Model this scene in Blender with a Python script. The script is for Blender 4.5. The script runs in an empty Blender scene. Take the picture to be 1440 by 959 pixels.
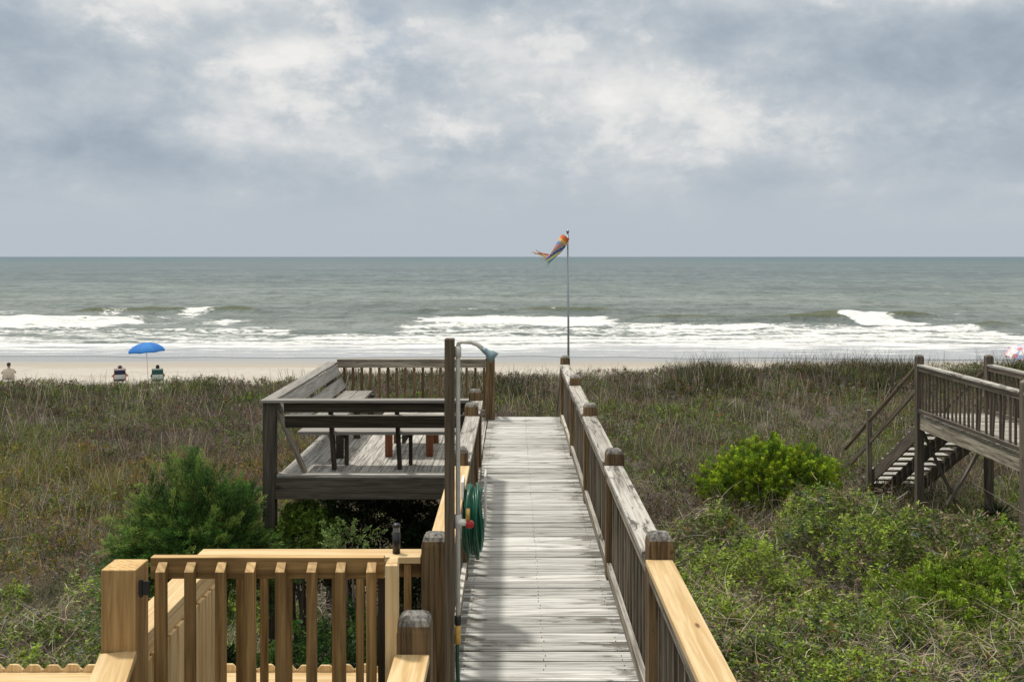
import bpy, bmesh, math, random
import numpy as np
from mathutils import Vector, Matrix
random.seed(7); RNG = np.random.default_rng(11)
R = math.radians
S = bpy.context.scene
COL = S.collection

# ------------------------------------------------------------------ camera, world, sun, exposure
F, CAMZ = 1350.0, 2.5
cam = bpy.data.objects.new('camera', bpy.data.cameras.new('camera')); COL.objects.link(cam)
cam.data.sensor_width = 36; cam.data.lens = F / 1440 * 36
cam.data.clip_start = 0.05; cam.data.clip_end = 90000
cam.location = (0, 0, CAMZ); cam.rotation_euler = (math.pi / 2, 0, 0)
cam.data.shift_y = -118.5 / 1440   # level camera with the lens shifted down, verticals stay upright
S.camera = cam
SUN_DIR = Vector((-0.30, 0.22, 1.0)).normalized()
SUN_EL = math.asin(SUN_DIR.z); SUN_AZ = math.atan2(SUN_DIR.x, SUN_DIR.y)
sun = bpy.data.objects.new('sun', bpy.data.lights.new('sun', 'SUN')); COL.objects.link(sun)
sun.data.energy = 2.9; sun.data.angle = R(4.5); sun.data.color = (1.0, 0.95, 0.86)
sun.rotation_euler = (-SUN_DIR).to_track_quat('-Z', 'Y').to_euler()
S.view_settings.view_transform = 'Standard'; S.view_settings.look = 'None'
S.view_settings.exposure = 0.0; S.view_settings.gamma = 1.0; S.view_settings.use_curve_mapping = False
S.cycles.max_bounces = 6; S.cycles.transparent_max_bounces = 4

class NT:
    """small node-graph writer"""
    def __init__(s, tree): s.t = tree; s.n = tree.nodes; s.l = tree.links
    def node(s, typ, **kw):
        nd = s.n.new(typ)
        for k, v in kw.items(): setattr(nd, k, v)
        return nd
    def put(s, sock, v):
        if hasattr(v, 'is_linked') or isinstance(v, bpy.types.NodeSocket): s.l.new(v, sock)
        elif v is not None:
            if isinstance(v, (tuple, list)) and len(v) == 3 and sock.type == 'RGBA': v = (*v, 1)
            sock.default_value = v
    def math(s, op, a, b=None, c=None, clamp=False):
        nd = s.node('ShaderNodeMath', operation=op, use_clamp=clamp)
        for i, v in enumerate((a, b, c)):
            if v is not None: s.put(nd.inputs[i], v)
        return nd.outputs[0]
    def vmul(s, a, b):
        nd = s.node('ShaderNodeVectorMath', operation='MULTIPLY'); s.put(nd.inputs[0], a); s.put(nd.inputs[1], b); return nd.outputs[0]
    def vadd(s, a, b):
        nd = s.node('ShaderNodeVectorMath', operation='ADD'); s.put(nd.inputs[0], a); s.put(nd.inputs[1], b); return nd.outputs[0]
    def noise(s, vec, scale=1.0, detail=4.0, rough=0.55, dist=0.0):
        nd = s.node('ShaderNodeTexNoise'); s.put(nd.inputs['Vector'], vec)
        nd.inputs['Scale'].default_value = scale; nd.inputs['Detail'].default_value = detail
        nd.inputs['Roughness'].default_value = rough; nd.inputs['Distortion'].default_value = dist
        return nd.outputs[0]
    def step(s, x, a, b, lo=0.0, hi=1.0):
        nd = s.node('ShaderNodeMapRange', interpolation_type='SMOOTHSTEP'); s.put(nd.inputs[0], x)
        for i, v in zip((1, 2, 3, 4), (a, b, lo, hi)): s.put(nd.inputs[i], v)
        return nd.outputs[0]
    def mix(s, f, a, b, typ='MIX'):
        nd = s.node('ShaderNodeMix', data_type='RGBA', blend_type=typ)
        s.put(nd.inputs[0], f); s.put(nd.inputs[6], a); s.put(nd.inputs[7], b); return nd.outputs[2]
    def sep(s, v):
        nd = s.node('ShaderNodeSeparateXYZ'); s.put(nd.inputs[0], v); return nd.outputs
    def comb(s, x, y, z):
        nd = s.node('ShaderNodeCombineXYZ'); s.put(nd.inputs[0], x); s.put(nd.inputs[1], y); s.put(nd.inputs[2], z); return nd.outputs[0]
    def bump(s, h, strength=0.3, dist=0.01):
        nd = s.node('ShaderNodeBump'); s.put(nd.inputs['Height'], h)
        nd.inputs['Strength'].default_value = strength; nd.inputs['Distance'].default_value = dist; return nd.outputs[0]
    def attr(s, name):
        return s.node('ShaderNodeAttribute', attribute_name=name)

W = bpy.data.worlds.new('World'); S.world = W; W.use_nodes = True
def build_world():
    t = NT(W.node_tree); t.n.clear()
    out = t.node('ShaderNodeOutputWorld'); bg = t.node('ShaderNodeBackground'); t.l.new(bg.outputs[0], out.inputs[0])
    sky = t.node('ShaderNodeTexSky', sky_type='NISHITA'); sky.sun_disc = False
    sky.sun_elevation = SUN_EL; sky.sun_rotation = SUN_AZ; sky.dust_density = 2.0
    d = t.node('ShaderNodeTexCoord').outputs['Generated']
    x, y, z = t.sep(d)[0:3]
    zz = t.math('ADD', t.math('MAXIMUM', z, 0.0), 0.11)
    px, py = t.math('DIVIDE', x, zz), t.math('DIVIDE', y, zz)
    p = t.comb(px, py, 3.3)
    big = t.noise(t.vmul(p, (0.42, 0.34, 1)), 1.0, 6, 0.52, 0.25)
    mid = t.noise(t.vadd(t.vmul(p, (1.5, 1.1, 1)), (5.2, 1.7, 0)), 1.0, 8, 0.60, 0.35)
    fine = t.noise(t.vadd(t.vmul(d, (9.0, 9.0, 14.0)), (1.5, 4.0, 2.0)), 1.0, 9, 0.58, 0.15)
    puff = t.noise(t.vadd(t.vmul(d, (13.0, 13.0, 19.0)), (7.5, 2.0, 5.0)), 1.0, 8, 0.60, 0.1)
    # cloud masses seen out to sea: (tangent of azimuth, tangent of elevation, half width, half height, gain)
    yy = t.math('MAXIMUM', y, 0.05)
    tx, tz = t.math('DIVIDE', x, yy), t.math('DIVIDE', z, yy)
    wob = t.math('MULTIPLY', t.math('SUBTRACT', mid, 0.5), 0.16)
    acc = None
    for (cx, cz, w, h, g) in ((-0.36, 0.215, 0.24, 0.045, -0.22), (0.34, 0.225, 0.24, 0.042, -0.26), (0.52, 0.165, 0.12, 0.04, -0.22), (0.36, 0.265, 0.2, 0.015, .12), (-0.33, 0.27, 0.12, 0.012, .14),
                              (-0.05, 0.18, 0.24, 0.09, 0.17), (0.17, 0.215, 0.16, 0.045, 0.15), (-0.235, 0.208, 0.06, 0.016, 0.42), (-0.13, 0.215, 0.05, 0.02, .16), (.21, .14, .018, .02, .22), (.13, .17, .03, .02, .14),
                              (-0.40, 0.105, 0.20, 0.045, -0.10), (0.17, 0.125, 0.10, 0.05, 0.10), (0.33, 0.12, 0.16, 0.04, 0.07),
                              (-0.16, 0.10, 0.12, 0.05, -0.07), (0.06, 0.175, 0.05, 0.025, -0.10), (-0.47, 0.06, 0.16, 0.03, 0.05)):
        a = t.math('DIVIDE', t.math('ADD', t.math('SUBTRACT', tx, cx), wob), w)
        b = t.math('DIVIDE', t.math('ADD', t.math('SUBTRACT', tz, cz), t.math('MULTIPLY', wob, 0.35)), h)
        r2 = t.math('ADD', t.math('MULTIPLY', a, a), t.math('MULTIPLY', b, b))
        e = t.math('MULTIPLY', t.math('POWER', 2.718, t.math('MULTIPLY', r2, -1.0)), g)
        acc = e if acc is None else t.math('ADD', acc, e)
    acc = t.math('MULTIPLY', acc, t.step(y, 0.0, 0.3))
    v = t.math('ADD', t.math('ADD', t.math('MULTIPLY', t.math('SUBTRACT', big, 0.5), 0.50), t.math('MULTIPLY', t.math('SUBTRACT', mid, 0.5), 0.45)),
               t.math('ADD', t.math('MULTIPLY', t.math('SUBTRACT', fine, 0.5), 1.25), acc))
    puffs = t.math('MULTIPLY', t.math('MULTIPLY', t.step(puff, .47, .66), t.step(v, -.12, .14)), .22)
    v = t.math('ADD', v, t.math('SUBTRACT', puffs, .02))
    low = t.step(tz, 0.01, 0.15, 0.12, 1.0)
    v = t.math('ADD', t.math('MULTIPLY', v, low), 0.50)
    ramp = t.node('ShaderNodeValToRGB'); t.l.new(v, ramp.inputs[0])
    cr = ramp.color_ramp; cr.interpolation = 'B_SPLINE'
    for i, (pos, c) in enumerate(((0.12, (0.32, 0.385, 0.45)), (0.34, (0.415, 0.475, 0.54)), (0.48, (0.485, 0.54, 0.59)), (0.62, (0.58, 0.62, 0.65)), (0.76, (0.71, 0.72, 0.725)), (0.98, (0.86, 0.85, 0.83)))):
        el = cr.elements[i] if i < 2 else cr.elements.new(pos)
        el.position = pos; el.color = (*c, 1)
    hor = t.mix(t.step(tz, 0.0, 0.10), (0.475, 0.53, 0.585), ramp.outputs[0])
    up = t.step(z, .32, .85, 10.0, 17.0)   # unseen overhead sky, brightness added (warmed below) to fill the shade
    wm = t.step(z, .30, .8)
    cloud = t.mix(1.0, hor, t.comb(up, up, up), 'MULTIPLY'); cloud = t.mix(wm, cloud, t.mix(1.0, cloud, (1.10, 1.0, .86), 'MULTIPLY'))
    ax = t.math('DIVIDE', t.math('ADD', t.math('SUBTRACT', tx, -0.175), wob), 0.05); az = t.math('DIVIDE', t.math('SUBTRACT', tz, 0.228), 0.022)
    hole = t.math('POWER', 2.718, t.math('MULTIPLY', t.math('ADD', t.math('MULTIPLY', ax, ax), t.math('MULTIPLY', az, az)), -1.0))
    gap = t.math('MULTIPLY', t.math('MULTIPLY', hole, t.step(y, 0, .3)), t.step(fine, 0.42, 0.56, 0.75, 0.0))
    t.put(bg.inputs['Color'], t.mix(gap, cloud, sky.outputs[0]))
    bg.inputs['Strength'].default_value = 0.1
build_world()

# ------------------------------------------------------------------ helpers
def tag(o, label=None, cat=None, group=None, kind=None):
    if label: o['label'] = label
    if cat: o['category'] = cat
    if group: o['group'] = group
    if kind: o['kind'] = kind
    return o
def empty(name, loc, label, cat, group=None, rz=0):
    o = bpy.data.objects.new(name, None); COL.objects.link(o); o.location = loc; o.rotation_euler = (0, 0, rz)
    o.empty_display_size = 0.2
    return tag(o, label, cat, group)
def child(o, parent):
    o.parent = parent
    o.matrix_parent_inverse = Matrix.LocRotScale(parent.location, parent.rotation_euler, None).inverted() if parent.parent is None else parent_world(parent).inverted()
    return o
def parent_world(p):
    m = Matrix.LocRotScale(p.location, p.rotation_euler, p.scale)
    return m if p.parent is None else parent_world(p.parent) @ p.matrix_parent_inverse @ m
def copy_tree(o, parent=None):
    c = o.copy(); COL.objects.link(c)
    if parent: c.parent = parent
    for ch in list(o.children): copy_tree(ch, c)
    return c

class MB:
    def __init__(s): s.v = []; s.f = []; s.g = []; s.b = []; s.m = []
    def _add(s, vs, fs, gs, mi=0):
        k = len(s.v); bid = random.random(); off = Vector((random.random() * 40, random.random() * 40, random.random() * 40))
        s.v += [tuple(p) for p in vs]; s.f += [tuple(i + k for i in f) for f in fs]; s.m += [mi] * len(fs)
        s.g += [tuple(Vector(g) + off) for g in gs]; s.b += [bid] * len(vs)
    def box(s, x0, x1, y0, y1, z0, z1, mi=0, jit=0.0):
        c = Vector(((x0 + x1) / 2, (y0 + y1) / 2, (z0 + z1) / 2)); d = (x1 - x0, y1 - y0, z1 - z0)
        j = [random.uniform(-jit, jit) for _ in range(8)]
        vs = []; gs = []
        ax = max(range(3), key=lambda i: d[i]); o = [i for i in range(3) if i != ax]
        for k, (a, b, e) in enumerate([(a, b, e) for a in (-.5, .5) for b in (-.5, .5) for e in (-.5, .5)]):
            l = Vector((a * d[0], b * d[1], e * d[2])); vs.append(c + l + Vector((0, 0, j[k]))); gs.append((l[ax], l[o[0]], l[o[1]]))
        s._add(vs, [(0, 1, 3, 2), (4, 6, 7, 5), (0, 4, 5, 1), (2, 3, 7, 6), (0, 2, 6, 4), (1, 5, 7, 3)], gs, mi)
        return s
    def beam(s, p, q, w, h, up=(0, 0, 1), mi=0):
        """bar from p to q, w wide (sideways) and h high"""
        p, q = Vector(p), Vector(q); d = (q - p); L = d.length; d.normalize(); sd = d.cross(Vector(up)).normalized(); u = sd.cross(d)
        vs = []; gs = []
        for a in (0, 1):
            for b in (-.5, .5):
                for e in (-.5, .5):
                    vs.append(p + d * (a * L) + sd * (b * w) + u * (e * h)); gs.append((a * L, b * w, e * h))
        s._add(vs, [(0, 1, 3, 2), (4, 6, 7, 5), (0, 4, 5, 1), (2, 3, 7, 6), (0, 2, 6, 4), (1, 5, 7, 3)], gs, mi)
        return s
    def rings(s, rings, mi=0, cap=True, closed=True):
        """rings: list of equal-length point loops"""
        n = len(rings[0]); vs = [p for r in rings for p in r]; fs = []
        for i in range(len(rings) - 1):
            for k in range(n if closed else n - 1):
                k2 = (k + 1) % n; fs.append((i * n + k, i * n + k2, (i + 1) * n + k2, (i + 1) * n + k))
        if cap: fs += [tuple(range(n))[::-1], tuple(range((len(rings) - 1) * n, len(rings) * n))]
        base = Vector(vs[0]); gs = [((Vector(p) - base).z, (Vector(p) - base).x, (Vector(p) - base).y) for p in vs]
        s._add(vs, fs, gs, mi); return s
    def tube(s, pts, r, n=8, mi=0):
        pts = [Vector(p) for p in pts]; rr = r if isinstance(r, (list, tuple)) else [r] * len(pts); rings = []
        ref = Vector((0, 0, 1))
        for i, p in enumerate(pts):
            d = (pts[min(i + 1, len(pts) - 1)] - pts[max(i - 1, 0)]).normalized()
            if abs(d.dot(ref)) > 0.95: ref = Vector((1, 0, 0)) if abs(d.x) < 0.9 else Vector((0, 1, 0))
            a = d.cross(ref).normalized(); b = d.cross(a)
            rings.append([p + (a * math.cos(t) + b * math.sin(t)) * rr[i] for t in [2 * math.pi * k / n for k in range(n)]])
        return s.rings(rings, mi)
    def lathe(s, c, prof, n=16, mi=0, cap=True):
        c = Vector(c)
        return s.rings([[c + Vector((math.cos(2 * math.pi * k / n) * r, math.sin(2 * math.pi * k / n) * r, z)) for k in range(n)] for r, z in prof], mi, cap)
    def post(s, x0, x1, y0, y1, z0, z1, head=True, mi=0):
        """square post whose top is cut to a low dome"""
        cx, cy, hx, hy = (x0 + x1) / 2, (y0 + y1) / 2, (x1 - x0) / 2, (y1 - y0) / 2
        lv = [(z0, 1), (z1 - .058, 1), (z1 - .034, .93), (z1 - .014, .76), (z1 - .003, .5), (z1, .3)] if head else [(z0, 1), (z1, 1)]
        def ring(z, k): return [(cx - hx * k, cy - hy * k, z), (cx + hx * k, cy - hy * k, z), (cx + hx * k, cy + hy * k, z), (cx - hx * k, cy + hy * k, z)]
        return s.rings([ring(z, k) for z, k in lv], mi)
    def build(s, name, mats, parent=None, bevel=0.0, smooth=False):
        me = bpy.data.meshes.new(name); me.from_pydata(s.v, [], s.f)
        bm = bmesh.new(); bm.from_mesh(me); bmesh.ops.recalc_face_normals(bm, faces=bm.faces); bm.to_mesh(me); bm.free()
        a = me.attributes.new('grain', 'FLOAT_VECTOR', 'POINT'); a.data.foreach_set('vector', np.array(s.g, dtype=np.float32).ravel())
        a = me.attributes.new('bid', 'FLOAT', 'POINT'); a.data.foreach_set('value', np.array(s.b, dtype=np.float32))
        for m in (mats if isinstance(mats, (list, tuple)) else [mats]): me.materials.append(m)
        me.polygons.foreach_set('material_index', s.m)
        if smooth: me.polygons.foreach_set('use_smooth', [True] * len(me.polygons))
        o = bpy.data.objects.new(name, me); COL.objects.link(o)
        if bevel:
            b = o.modifiers.new('bevel', 'BEVEL'); b.width = bevel; b.segments = 2; b.limit_method = 'ANGLE'
        if parent is not None: child(o, parent)
        return o

def bare(name):
    m = bpy.data.materials.new(name); m.use_nodes = True; t = NT(m.node_tree); t.n.clear()
    o = t.node('ShaderNodeOutputMaterial'); b = t.node('ShaderNodeBsdfPrincipled'); t.l.new(b.outputs[0], o.inputs[0])
    return m, t, b, o
def plain(name, c, rough=0.6, metal=0.0, spec=0.5, var=0.12, scale=20):
    m, t, b, o = bare(name)
    n = t.noise(t.node('ShaderNodeTexCoord').outputs['Object'], scale, 4)
    f = t.step(n, 0.3, 0.7, 1 - var, 1 + var)
    t.put(b.inputs['Base Color'], t.mix(1.0, c, t.comb(f, f, f), 'MULTIPLY'))
    b.inputs['Roughness'].default_value = rough; b.inputs['Metallic'].default_value = metal; b.inputs['Specular IOR Level'].default_value = spec
    return m
def wood(name, light, dark, stain, stain_amt=0.5, fine=1.0, board_var=0.18, rough=0.85, top=None, edge=None, knots=0.0, kc=(.13, .055, .02), streak_lo=.38, streak_hi=.64, bump=.35):
    m, t, b, o = bare(name)
    g = t.attr('grain').outputs['Vector']; bid = t.attr('bid').outputs['Fac']
    st = t.noise(t.vmul(g, (2.2, 95 * fine, 95 * fine)), 1, 5, .62, .5)
    md = t.noise(t.vmul(g, (1.1, 22, 22)), 1, 4, .6, .6)
    bl = t.noise(t.vmul(g, (3.5, 14, 14)), 1, 7, .68, .4)
    lg = t.noise(t.vmul(g, (.7, 3, 3)), 1, 3, .5)
    f = t.math('ADD', t.math('MULTIPLY', st, .6), t.math('MULTIPLY', md, .4))
    c = t.mix(t.step(f, streak_lo, streak_hi), dark, light)
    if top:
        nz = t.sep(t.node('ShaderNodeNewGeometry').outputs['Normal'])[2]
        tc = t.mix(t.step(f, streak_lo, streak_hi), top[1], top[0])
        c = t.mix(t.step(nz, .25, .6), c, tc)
    k = t.math('ADD', 1 - board_var, t.math('MULTIPLY', bid, 2 * board_var))
    c = t.mix(1.0, c, t.comb(k, k, k), 'MULTIPLY')
    th = t.math('SUBTRACT', .78 - .26 * stain_amt, t.math('MULTIPLY', t.math('SUBTRACT', lg, .5), .5))
    if edge:
        X = t.sep(t.node('ShaderNodeNewGeometry').outputs['Position'])[0]
        e = t.step(t.math('ABSOLUTE', t.math('SUBTRACT', X, edge[0])), edge[1], edge[2], 0, .17)
        th = t.math('SUBTRACT', th, e)
    sm = t.step(bl, th, t.math('ADD', th, .12))
    c = t.mix(t.math('MULTIPLY', sm, .85), c, stain)
    if knots:
        vo = t.node('ShaderNodeTexVoronoi'); t.put(vo.inputs['Vector'], t.vmul(g, (2.9, 8, .15))); vo.inputs['Scale'].default_value = 1
        kn = t.math('MULTIPLY', t.step(vo.outputs['Distance'], .04, .12, knots, 0), t.step(t.sep(vo.outputs['Color'])[0], .30, .32))
        halo = t.math('MULTIPLY', t.step(vo.outputs['Distance'], .10, .34, .5, 0), t.step(t.sep(vo.outputs['Color'])[0], .30, .32)); c = t.mix(halo, c, dark)
        c = t.mix(kn, c, kc)
        wv = t.node('ShaderNodeTexWave', wave_type='RINGS', rings_direction='X'); t.put(wv.inputs['Vector'], t.vmul(g, (.55, 9, 9)))
        wv.inputs['Scale'].default_value = 1.6; wv.inputs['Distortion'].default_value = 3.5; wv.inputs['Detail'].default_value = 3
        c = t.mix(t.math('MULTIPLY', t.step(wv.outputs['Fac'], .3, .9), .30), c, dark)
    t.put(b.inputs['Base Color'], c); b.inputs['Roughness'].default_value = rough; b.inputs['Specular IOR Level'].default_value = .25
    t.put(b.inputs['Normal'], t.bump(f, bump, .006))
    return m
M = {}
M['plank'] = wood('walked planks', (.63, .625, .595), (.205, .195, .175), (.10, .088, .072), .62, 1.0, .22, edge=(.19, .26, .56), knots=.75, kc=(.07, .06, .05), streak_lo=.36, streak_hi=.60)
M['deck'] = wood('platform planks', (.50, .48, .44), (.16, .145, .13), (.05, .042, .034), .7, .8, .18, streak_lo=.38, streak_hi=.58)
M['cap'] = wood('weathered rail cap', (.50, .475, .43), (.21, .19, .165), (.035, .033, .03), 1.05, .8, .14, knots=.6, kc=(.05, .045, .04), streak_lo=.36, streak_hi=.58)
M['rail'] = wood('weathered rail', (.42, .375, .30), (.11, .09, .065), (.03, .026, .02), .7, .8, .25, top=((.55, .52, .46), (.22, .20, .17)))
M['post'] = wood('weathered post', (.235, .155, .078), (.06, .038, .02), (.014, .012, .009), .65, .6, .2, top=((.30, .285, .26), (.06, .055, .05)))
M['dark'] = wood('shaded dark timber', (.085, .07, .052), (.028, .023, .017), (.012, .01, .008), .5, 1, .25, top=((.38, .36, .33), (.14, .13, .11)))  # dark weathered wood, shade on its sides and light on tops painted in
M['beam'] = wood('grey beam', (.14, .125, .10), (.06, .052, .042), (.02, .018, .015), .5, .6, .15)
M['spost'] = wood('shower timber', (.155, .12, .08), (.06, .045, .03), (.02, .018, .014), .4, .8, .1)
M['bal'] = wood('weathered baluster', (.23, .19, .14), (.075, .06, .043), (.02, .018, .014), .6, .8, .3)
M['seat'] = wood('bench boards', (.36, .345, .32), (.18, .165, .15), (.06, .05, .045), .55, .7, .14)
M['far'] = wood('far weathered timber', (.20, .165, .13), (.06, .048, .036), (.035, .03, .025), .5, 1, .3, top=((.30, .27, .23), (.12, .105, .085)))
M['new'] = wood('new pine', (.70, .53, .30), (.51, .335, .15), (.34, .19, .07), .30, .42, .12, rough=.6, knots=.95, streak_lo=.36, streak_hi=.60, bump=.2)
M['newel'] = wood('newel pine', (.44, .28, .12), (.27, .155, .058), (.16, .09, .03), .3, .42, .12, rough=.6, knots=.95, top=((.66, .44, .20), (.45, .28, .11)), streak_lo=.36, streak_hi=.60, bump=.2)  # new pine, shaded faces and sunlit top put into the colour
M['newd'] = wood('shaded new pine', (.34, .205, .078), (.13, .072, .024), (.07, .04, .016), .3, .42, .15, rough=.65, knots=.8, top=((.62, .42, .20), (.45, .28, .12)), streak_lo=.36, streak_hi=.62, bump=.15)  # the same new pine with shade painted on the sides, tops lit
M['red'] = wood('red brown timber', (.26, .10, .045), (.13, .05, .025), (.05, .02, .012), .3, 1, .1)
M['pvc'] = plain('grey pipe', (.55, .54, .50), .4, var=.08)
M['metal'] = plain('dull metal', (.33, .36, .37), .35, .8)
M['headblue'] = plain('blue grey plastic', (.16, .24, .27), .4)
M['hose'] = plain('green hose', (.006, .085, .048), .35, var=.2)
M['hosed'] = plain('dark green hose', (.006, .045, .022), .4)
M['brass'] = plain('brass', (.62, .42, .12), .35, .6)
M['yellow'] = plain('yellow plastic', (.55, .33, .06), .5)
M['redp'] = plain('red plastic', (.42, .02, .02), .4)
M['white'] = plain('white plastic', (.72, .70, .66), .5)
M['black'] = plain('black plastic', (.010, .010, .011), .35)
M['glass'] = plain('smoky clear plastic', (.20, .20, .20), .1)
M['iron'] = plain('black iron', (.012, .011, .010), .6)

# ------------------------------------------------------------------ value noise
_T = RNG.random((256, 256))
def vn(x, y, s=1.0, o=0.0):
    x = np.asarray(x) * s + o + 400; y = np.asarray(y) * s + o * 1.7 + 400
    xi = np.floor(x).astype(int); yi = np.floor(y).astype(int); fx = x - xi; fy = y - yi
    fx = fx * fx * (3 - 2 * fx); fy = fy * fy * (3 - 2 * fy)
    a = _T[xi % 256, yi % 256]; b = _T[(xi + 1) % 256, yi % 256]; c = _T[xi % 256, (yi + 1) % 256]; d = _T[(xi + 1) % 256, (yi + 1) % 256]
    return (a * (1 - fx) + b * fx) * (1 - fy) + (c * (1 - fx) + d * fx) * fy
def fbm(x, y, s=1.0, o=0.0, n=4):
    r = 0; a = .5
    for i in range(n): r = r + a * vn(x, y, s * 2 ** i, o + i * 17.3); a *= .5
    return r / (1 - .5 ** n)
def sm(x, a, b):
    t = np.clip((np.asarray(x, float) - a) / (b - a), 0, 1); return t * t * (3 - 2 * t)

# ------------------------------------------------------------------ ground, beach
def crest_z(x):
    return -3.16 + .44 * sm(x, -11, -5) + .26 * sm(x, 4, 10)
def ground_z(x, y):
    x = np.asarray(x, float); y = np.asarray(y, float)
    base = -2.25 - .75 * sm(y, 9, 17)
    base = base + (fbm(x, y, .22, 3) - .5) * .7 * sm(y, 4, 9) * (1 - sm(y, 30, 36) * .7)
    cr = crest_z(x) + (fbm(x, y, .16, 9) - .5) * .5
    z = base + (cr - base) * sm(y, 26, 37)
    beach = -4.45 - .55 * sm(y, 50, 68) * 1.0 - np.maximum(y - 66, 0) * .030
    edge = 41 + (fbm(x, y * 0, .12, 5) - .5) * 3
    z = z + (beach - z) * sm(y, edge, edge + 8)
    return z
def grid_mesh(name, xs, ys, zf, mat, attrs=None, smooth=True):
    X, Y = np.meshgrid(xs, ys); Z = zf(X, Y); n, m = X.shape
    co = np.stack([X, Y, Z], -1).reshape(-1, 3).astype(np.float32)
    idx = np.arange(n * m).reshape(n, m)
    q = np.stack([idx[:-1, :-1], idx[:-1, 1:], idx[1:, 1:], idx[1:, :-1]], -1).reshape(-1, 4)
    me = poly_mesh(name, co, q)
    if attrs:
        for k, f in attrs.items():
            a = me.attributes.new(k, 'FLOAT', 'POINT'); a.data.foreach_set('value', f(X, Y).reshape(-1).astype(np.float32))
    if smooth: me.polygons.foreach_set('use_smooth', np.ones(len(me.polygons), bool))
    me.materials.append(mat)
    o = bpy.data.objects.new(name, me); COL.objects.link(o); return o
def poly_mesh(name, co, q):
    me = bpy.data.meshes.new(name); k = q.shape[1]
    me.vertices.add(len(co)); me.vertices.foreach_set('co', co.astype(np.float32).ravel())
    me.loops.add(q.size); me.loops.foreach_set('vertex_index', q.astype(np.int32).ravel())
    me.polygons.add(len(q)); me.polygons.foreach_set('loop_start', (np.arange(len(q)) * k).astype(np.int32))
    me.update(calc_edges=True); me.validate(); return me

def mat_ground():
    m, t, b, o = bare('dune soil'); P = t.node('ShaderNodeNewGeometry').outputs['Position']
    n1 = t.noise(P, .9, 6, .6); n2 = t.noise(P, 9, 6, .7); n3 = t.noise(P, 40, 4, .7)
    c = t.mix(t.step(n2, .35, .65), (.030, .025, .018), (.14, .115, .085))
    c = t.mix(t.step(n1, .45, .62), c, (.06, .075, .03))
    c = t.mix(t.step(n3, .55, .7, 0, .6), c, (.26, .22, .17))
    y = t.sep(P)[1]; c = t.mix(t.step(t.math('ADD', y, t.math('MULTIPLY', n2, 3)), 41.5, 43.5), c, (.42, .365, .30))
    t.put(b.inputs['Base Color'], c); b.inputs['Roughness'].default_value = .95; t.put(b.inputs['Normal'], t.bump(n2, .6, .05)); return m
def mat_beach():
    m, t, b, o = bare('beach sand'); P = t.node('ShaderNodeNewGeometry').outputs['Position']
    y = t.sep(P)[1]
    n1 = t.noise(t.vmul(P, (.25, .5, 1)), 1, 5, .6); n2 = t.noise(P, 3.0, 5, .7); n3 = t.noise(t.vmul(P, (.03, .35, 1)), 1, 4, .6)
    dry = t.mix(t.step(n2, .35, .7), (.41, .375, .325), (.50, .46, .405)); dry = t.mix(t.step(n1, .48, .66, 0, .6), dry, (.37, .32, .265)); foot = t.noise(t.vmul(P, (1.6, .9, 1)), 1, 3, .6); dry = t.mix(t.step(foot, .58, .66, 0, .45), dry, (.30, .26, .21))
    yw = t.math('ADD', y, t.math('MULTIPLY', t.math('SUBTRACT', n3, .5), 8))
    damp = t.mix(t.step(yw, 62.5, 67), dry, (.36, .32, .26))
    wet = t.mix(t.step(yw, 66.5, 71), damp, (.30, .29, .28))
    t.put(b.inputs['Base Color'], wet)
    t.put(b.inputs['Roughness'], t.step(yw, 66, 71, .95, .22)); t.put(b.inputs['Normal'], t.bump(n2, t_strength(), .04)); return m
def t_strength(): return .25
xs = np.unique(np.concatenate([np.linspace(-400, -60, 18), np.linspace(-60, -16, 60), np.linspace(-16, 18, 150), np.linspace(18, 60, 60), np.linspace(60, 400, 18)]))
ys = np.concatenate([np.linspace(-60, 4, 14), np.linspace(5, 44, 170)])
grd = tag(grid_mesh('ground', xs, ys, ground_z, mat_ground()), 'sandy dune soil under scrub and grass', None, kind='structure')
yb = np.concatenate([np.linspace(44, 90, 120), np.linspace(92, 400, 20)])
tag(grid_mesh('beach', xs, yb, ground_z, mat_beach()), 'pale sand beach, wet near the surf', None, kind='structure')

# ------------------------------------------------------------------ sea
SEA = -5.5
def yv(v): return (CAMZ - SEA) * F / (v - 361.0)
FOAM = [(-400, 190, 450, 463, 1.0), (-400, 420, 461, 478, .62), (-400, 1900, 476, 489, .68), (400, 1900, 470, 484, .82), (-400, 420, 466, 488, .62),
        (135, 215, 435, 446, .55), (255, 302, 433.5, 445, 1.0), (300, 352, 449.5, 459, .95), (195, 300, 446, 457, .5),
        (590, 856, 445.5, 458, 1.05), (555, 900, 456, 473, .64), (850, 1160, 456, 473, .74), (1100, 1900, 458, 475, .74),
        (1175, 1277, 443, 458, 1.1), (-60, 45, 437, 442, .55), (120, 160, 438, 443, .5), (1300, 1380, 447, 452, .4), (640, 820, 437, 441, .45)]
RIDGE = [(110, 365, 441, 1.15), (-400, 200, 452, .9), (570, 880, 440, 1.2), (860, 1200, 450, .8), (1135, 1320, 447, 1.25), (1365, 1440, 462, .9), (1440, 1900, 455, .9),
         (380, 640, 457, .45), (-400, 1900, 428, .35), (-400, 900, 418, .4), (500, 1900, 412, .4), (-400, 1900, 403, .4), (-400, 1900, 396, .4)]
def ux(u, Y): return (u - 720) * Y / F
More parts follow.
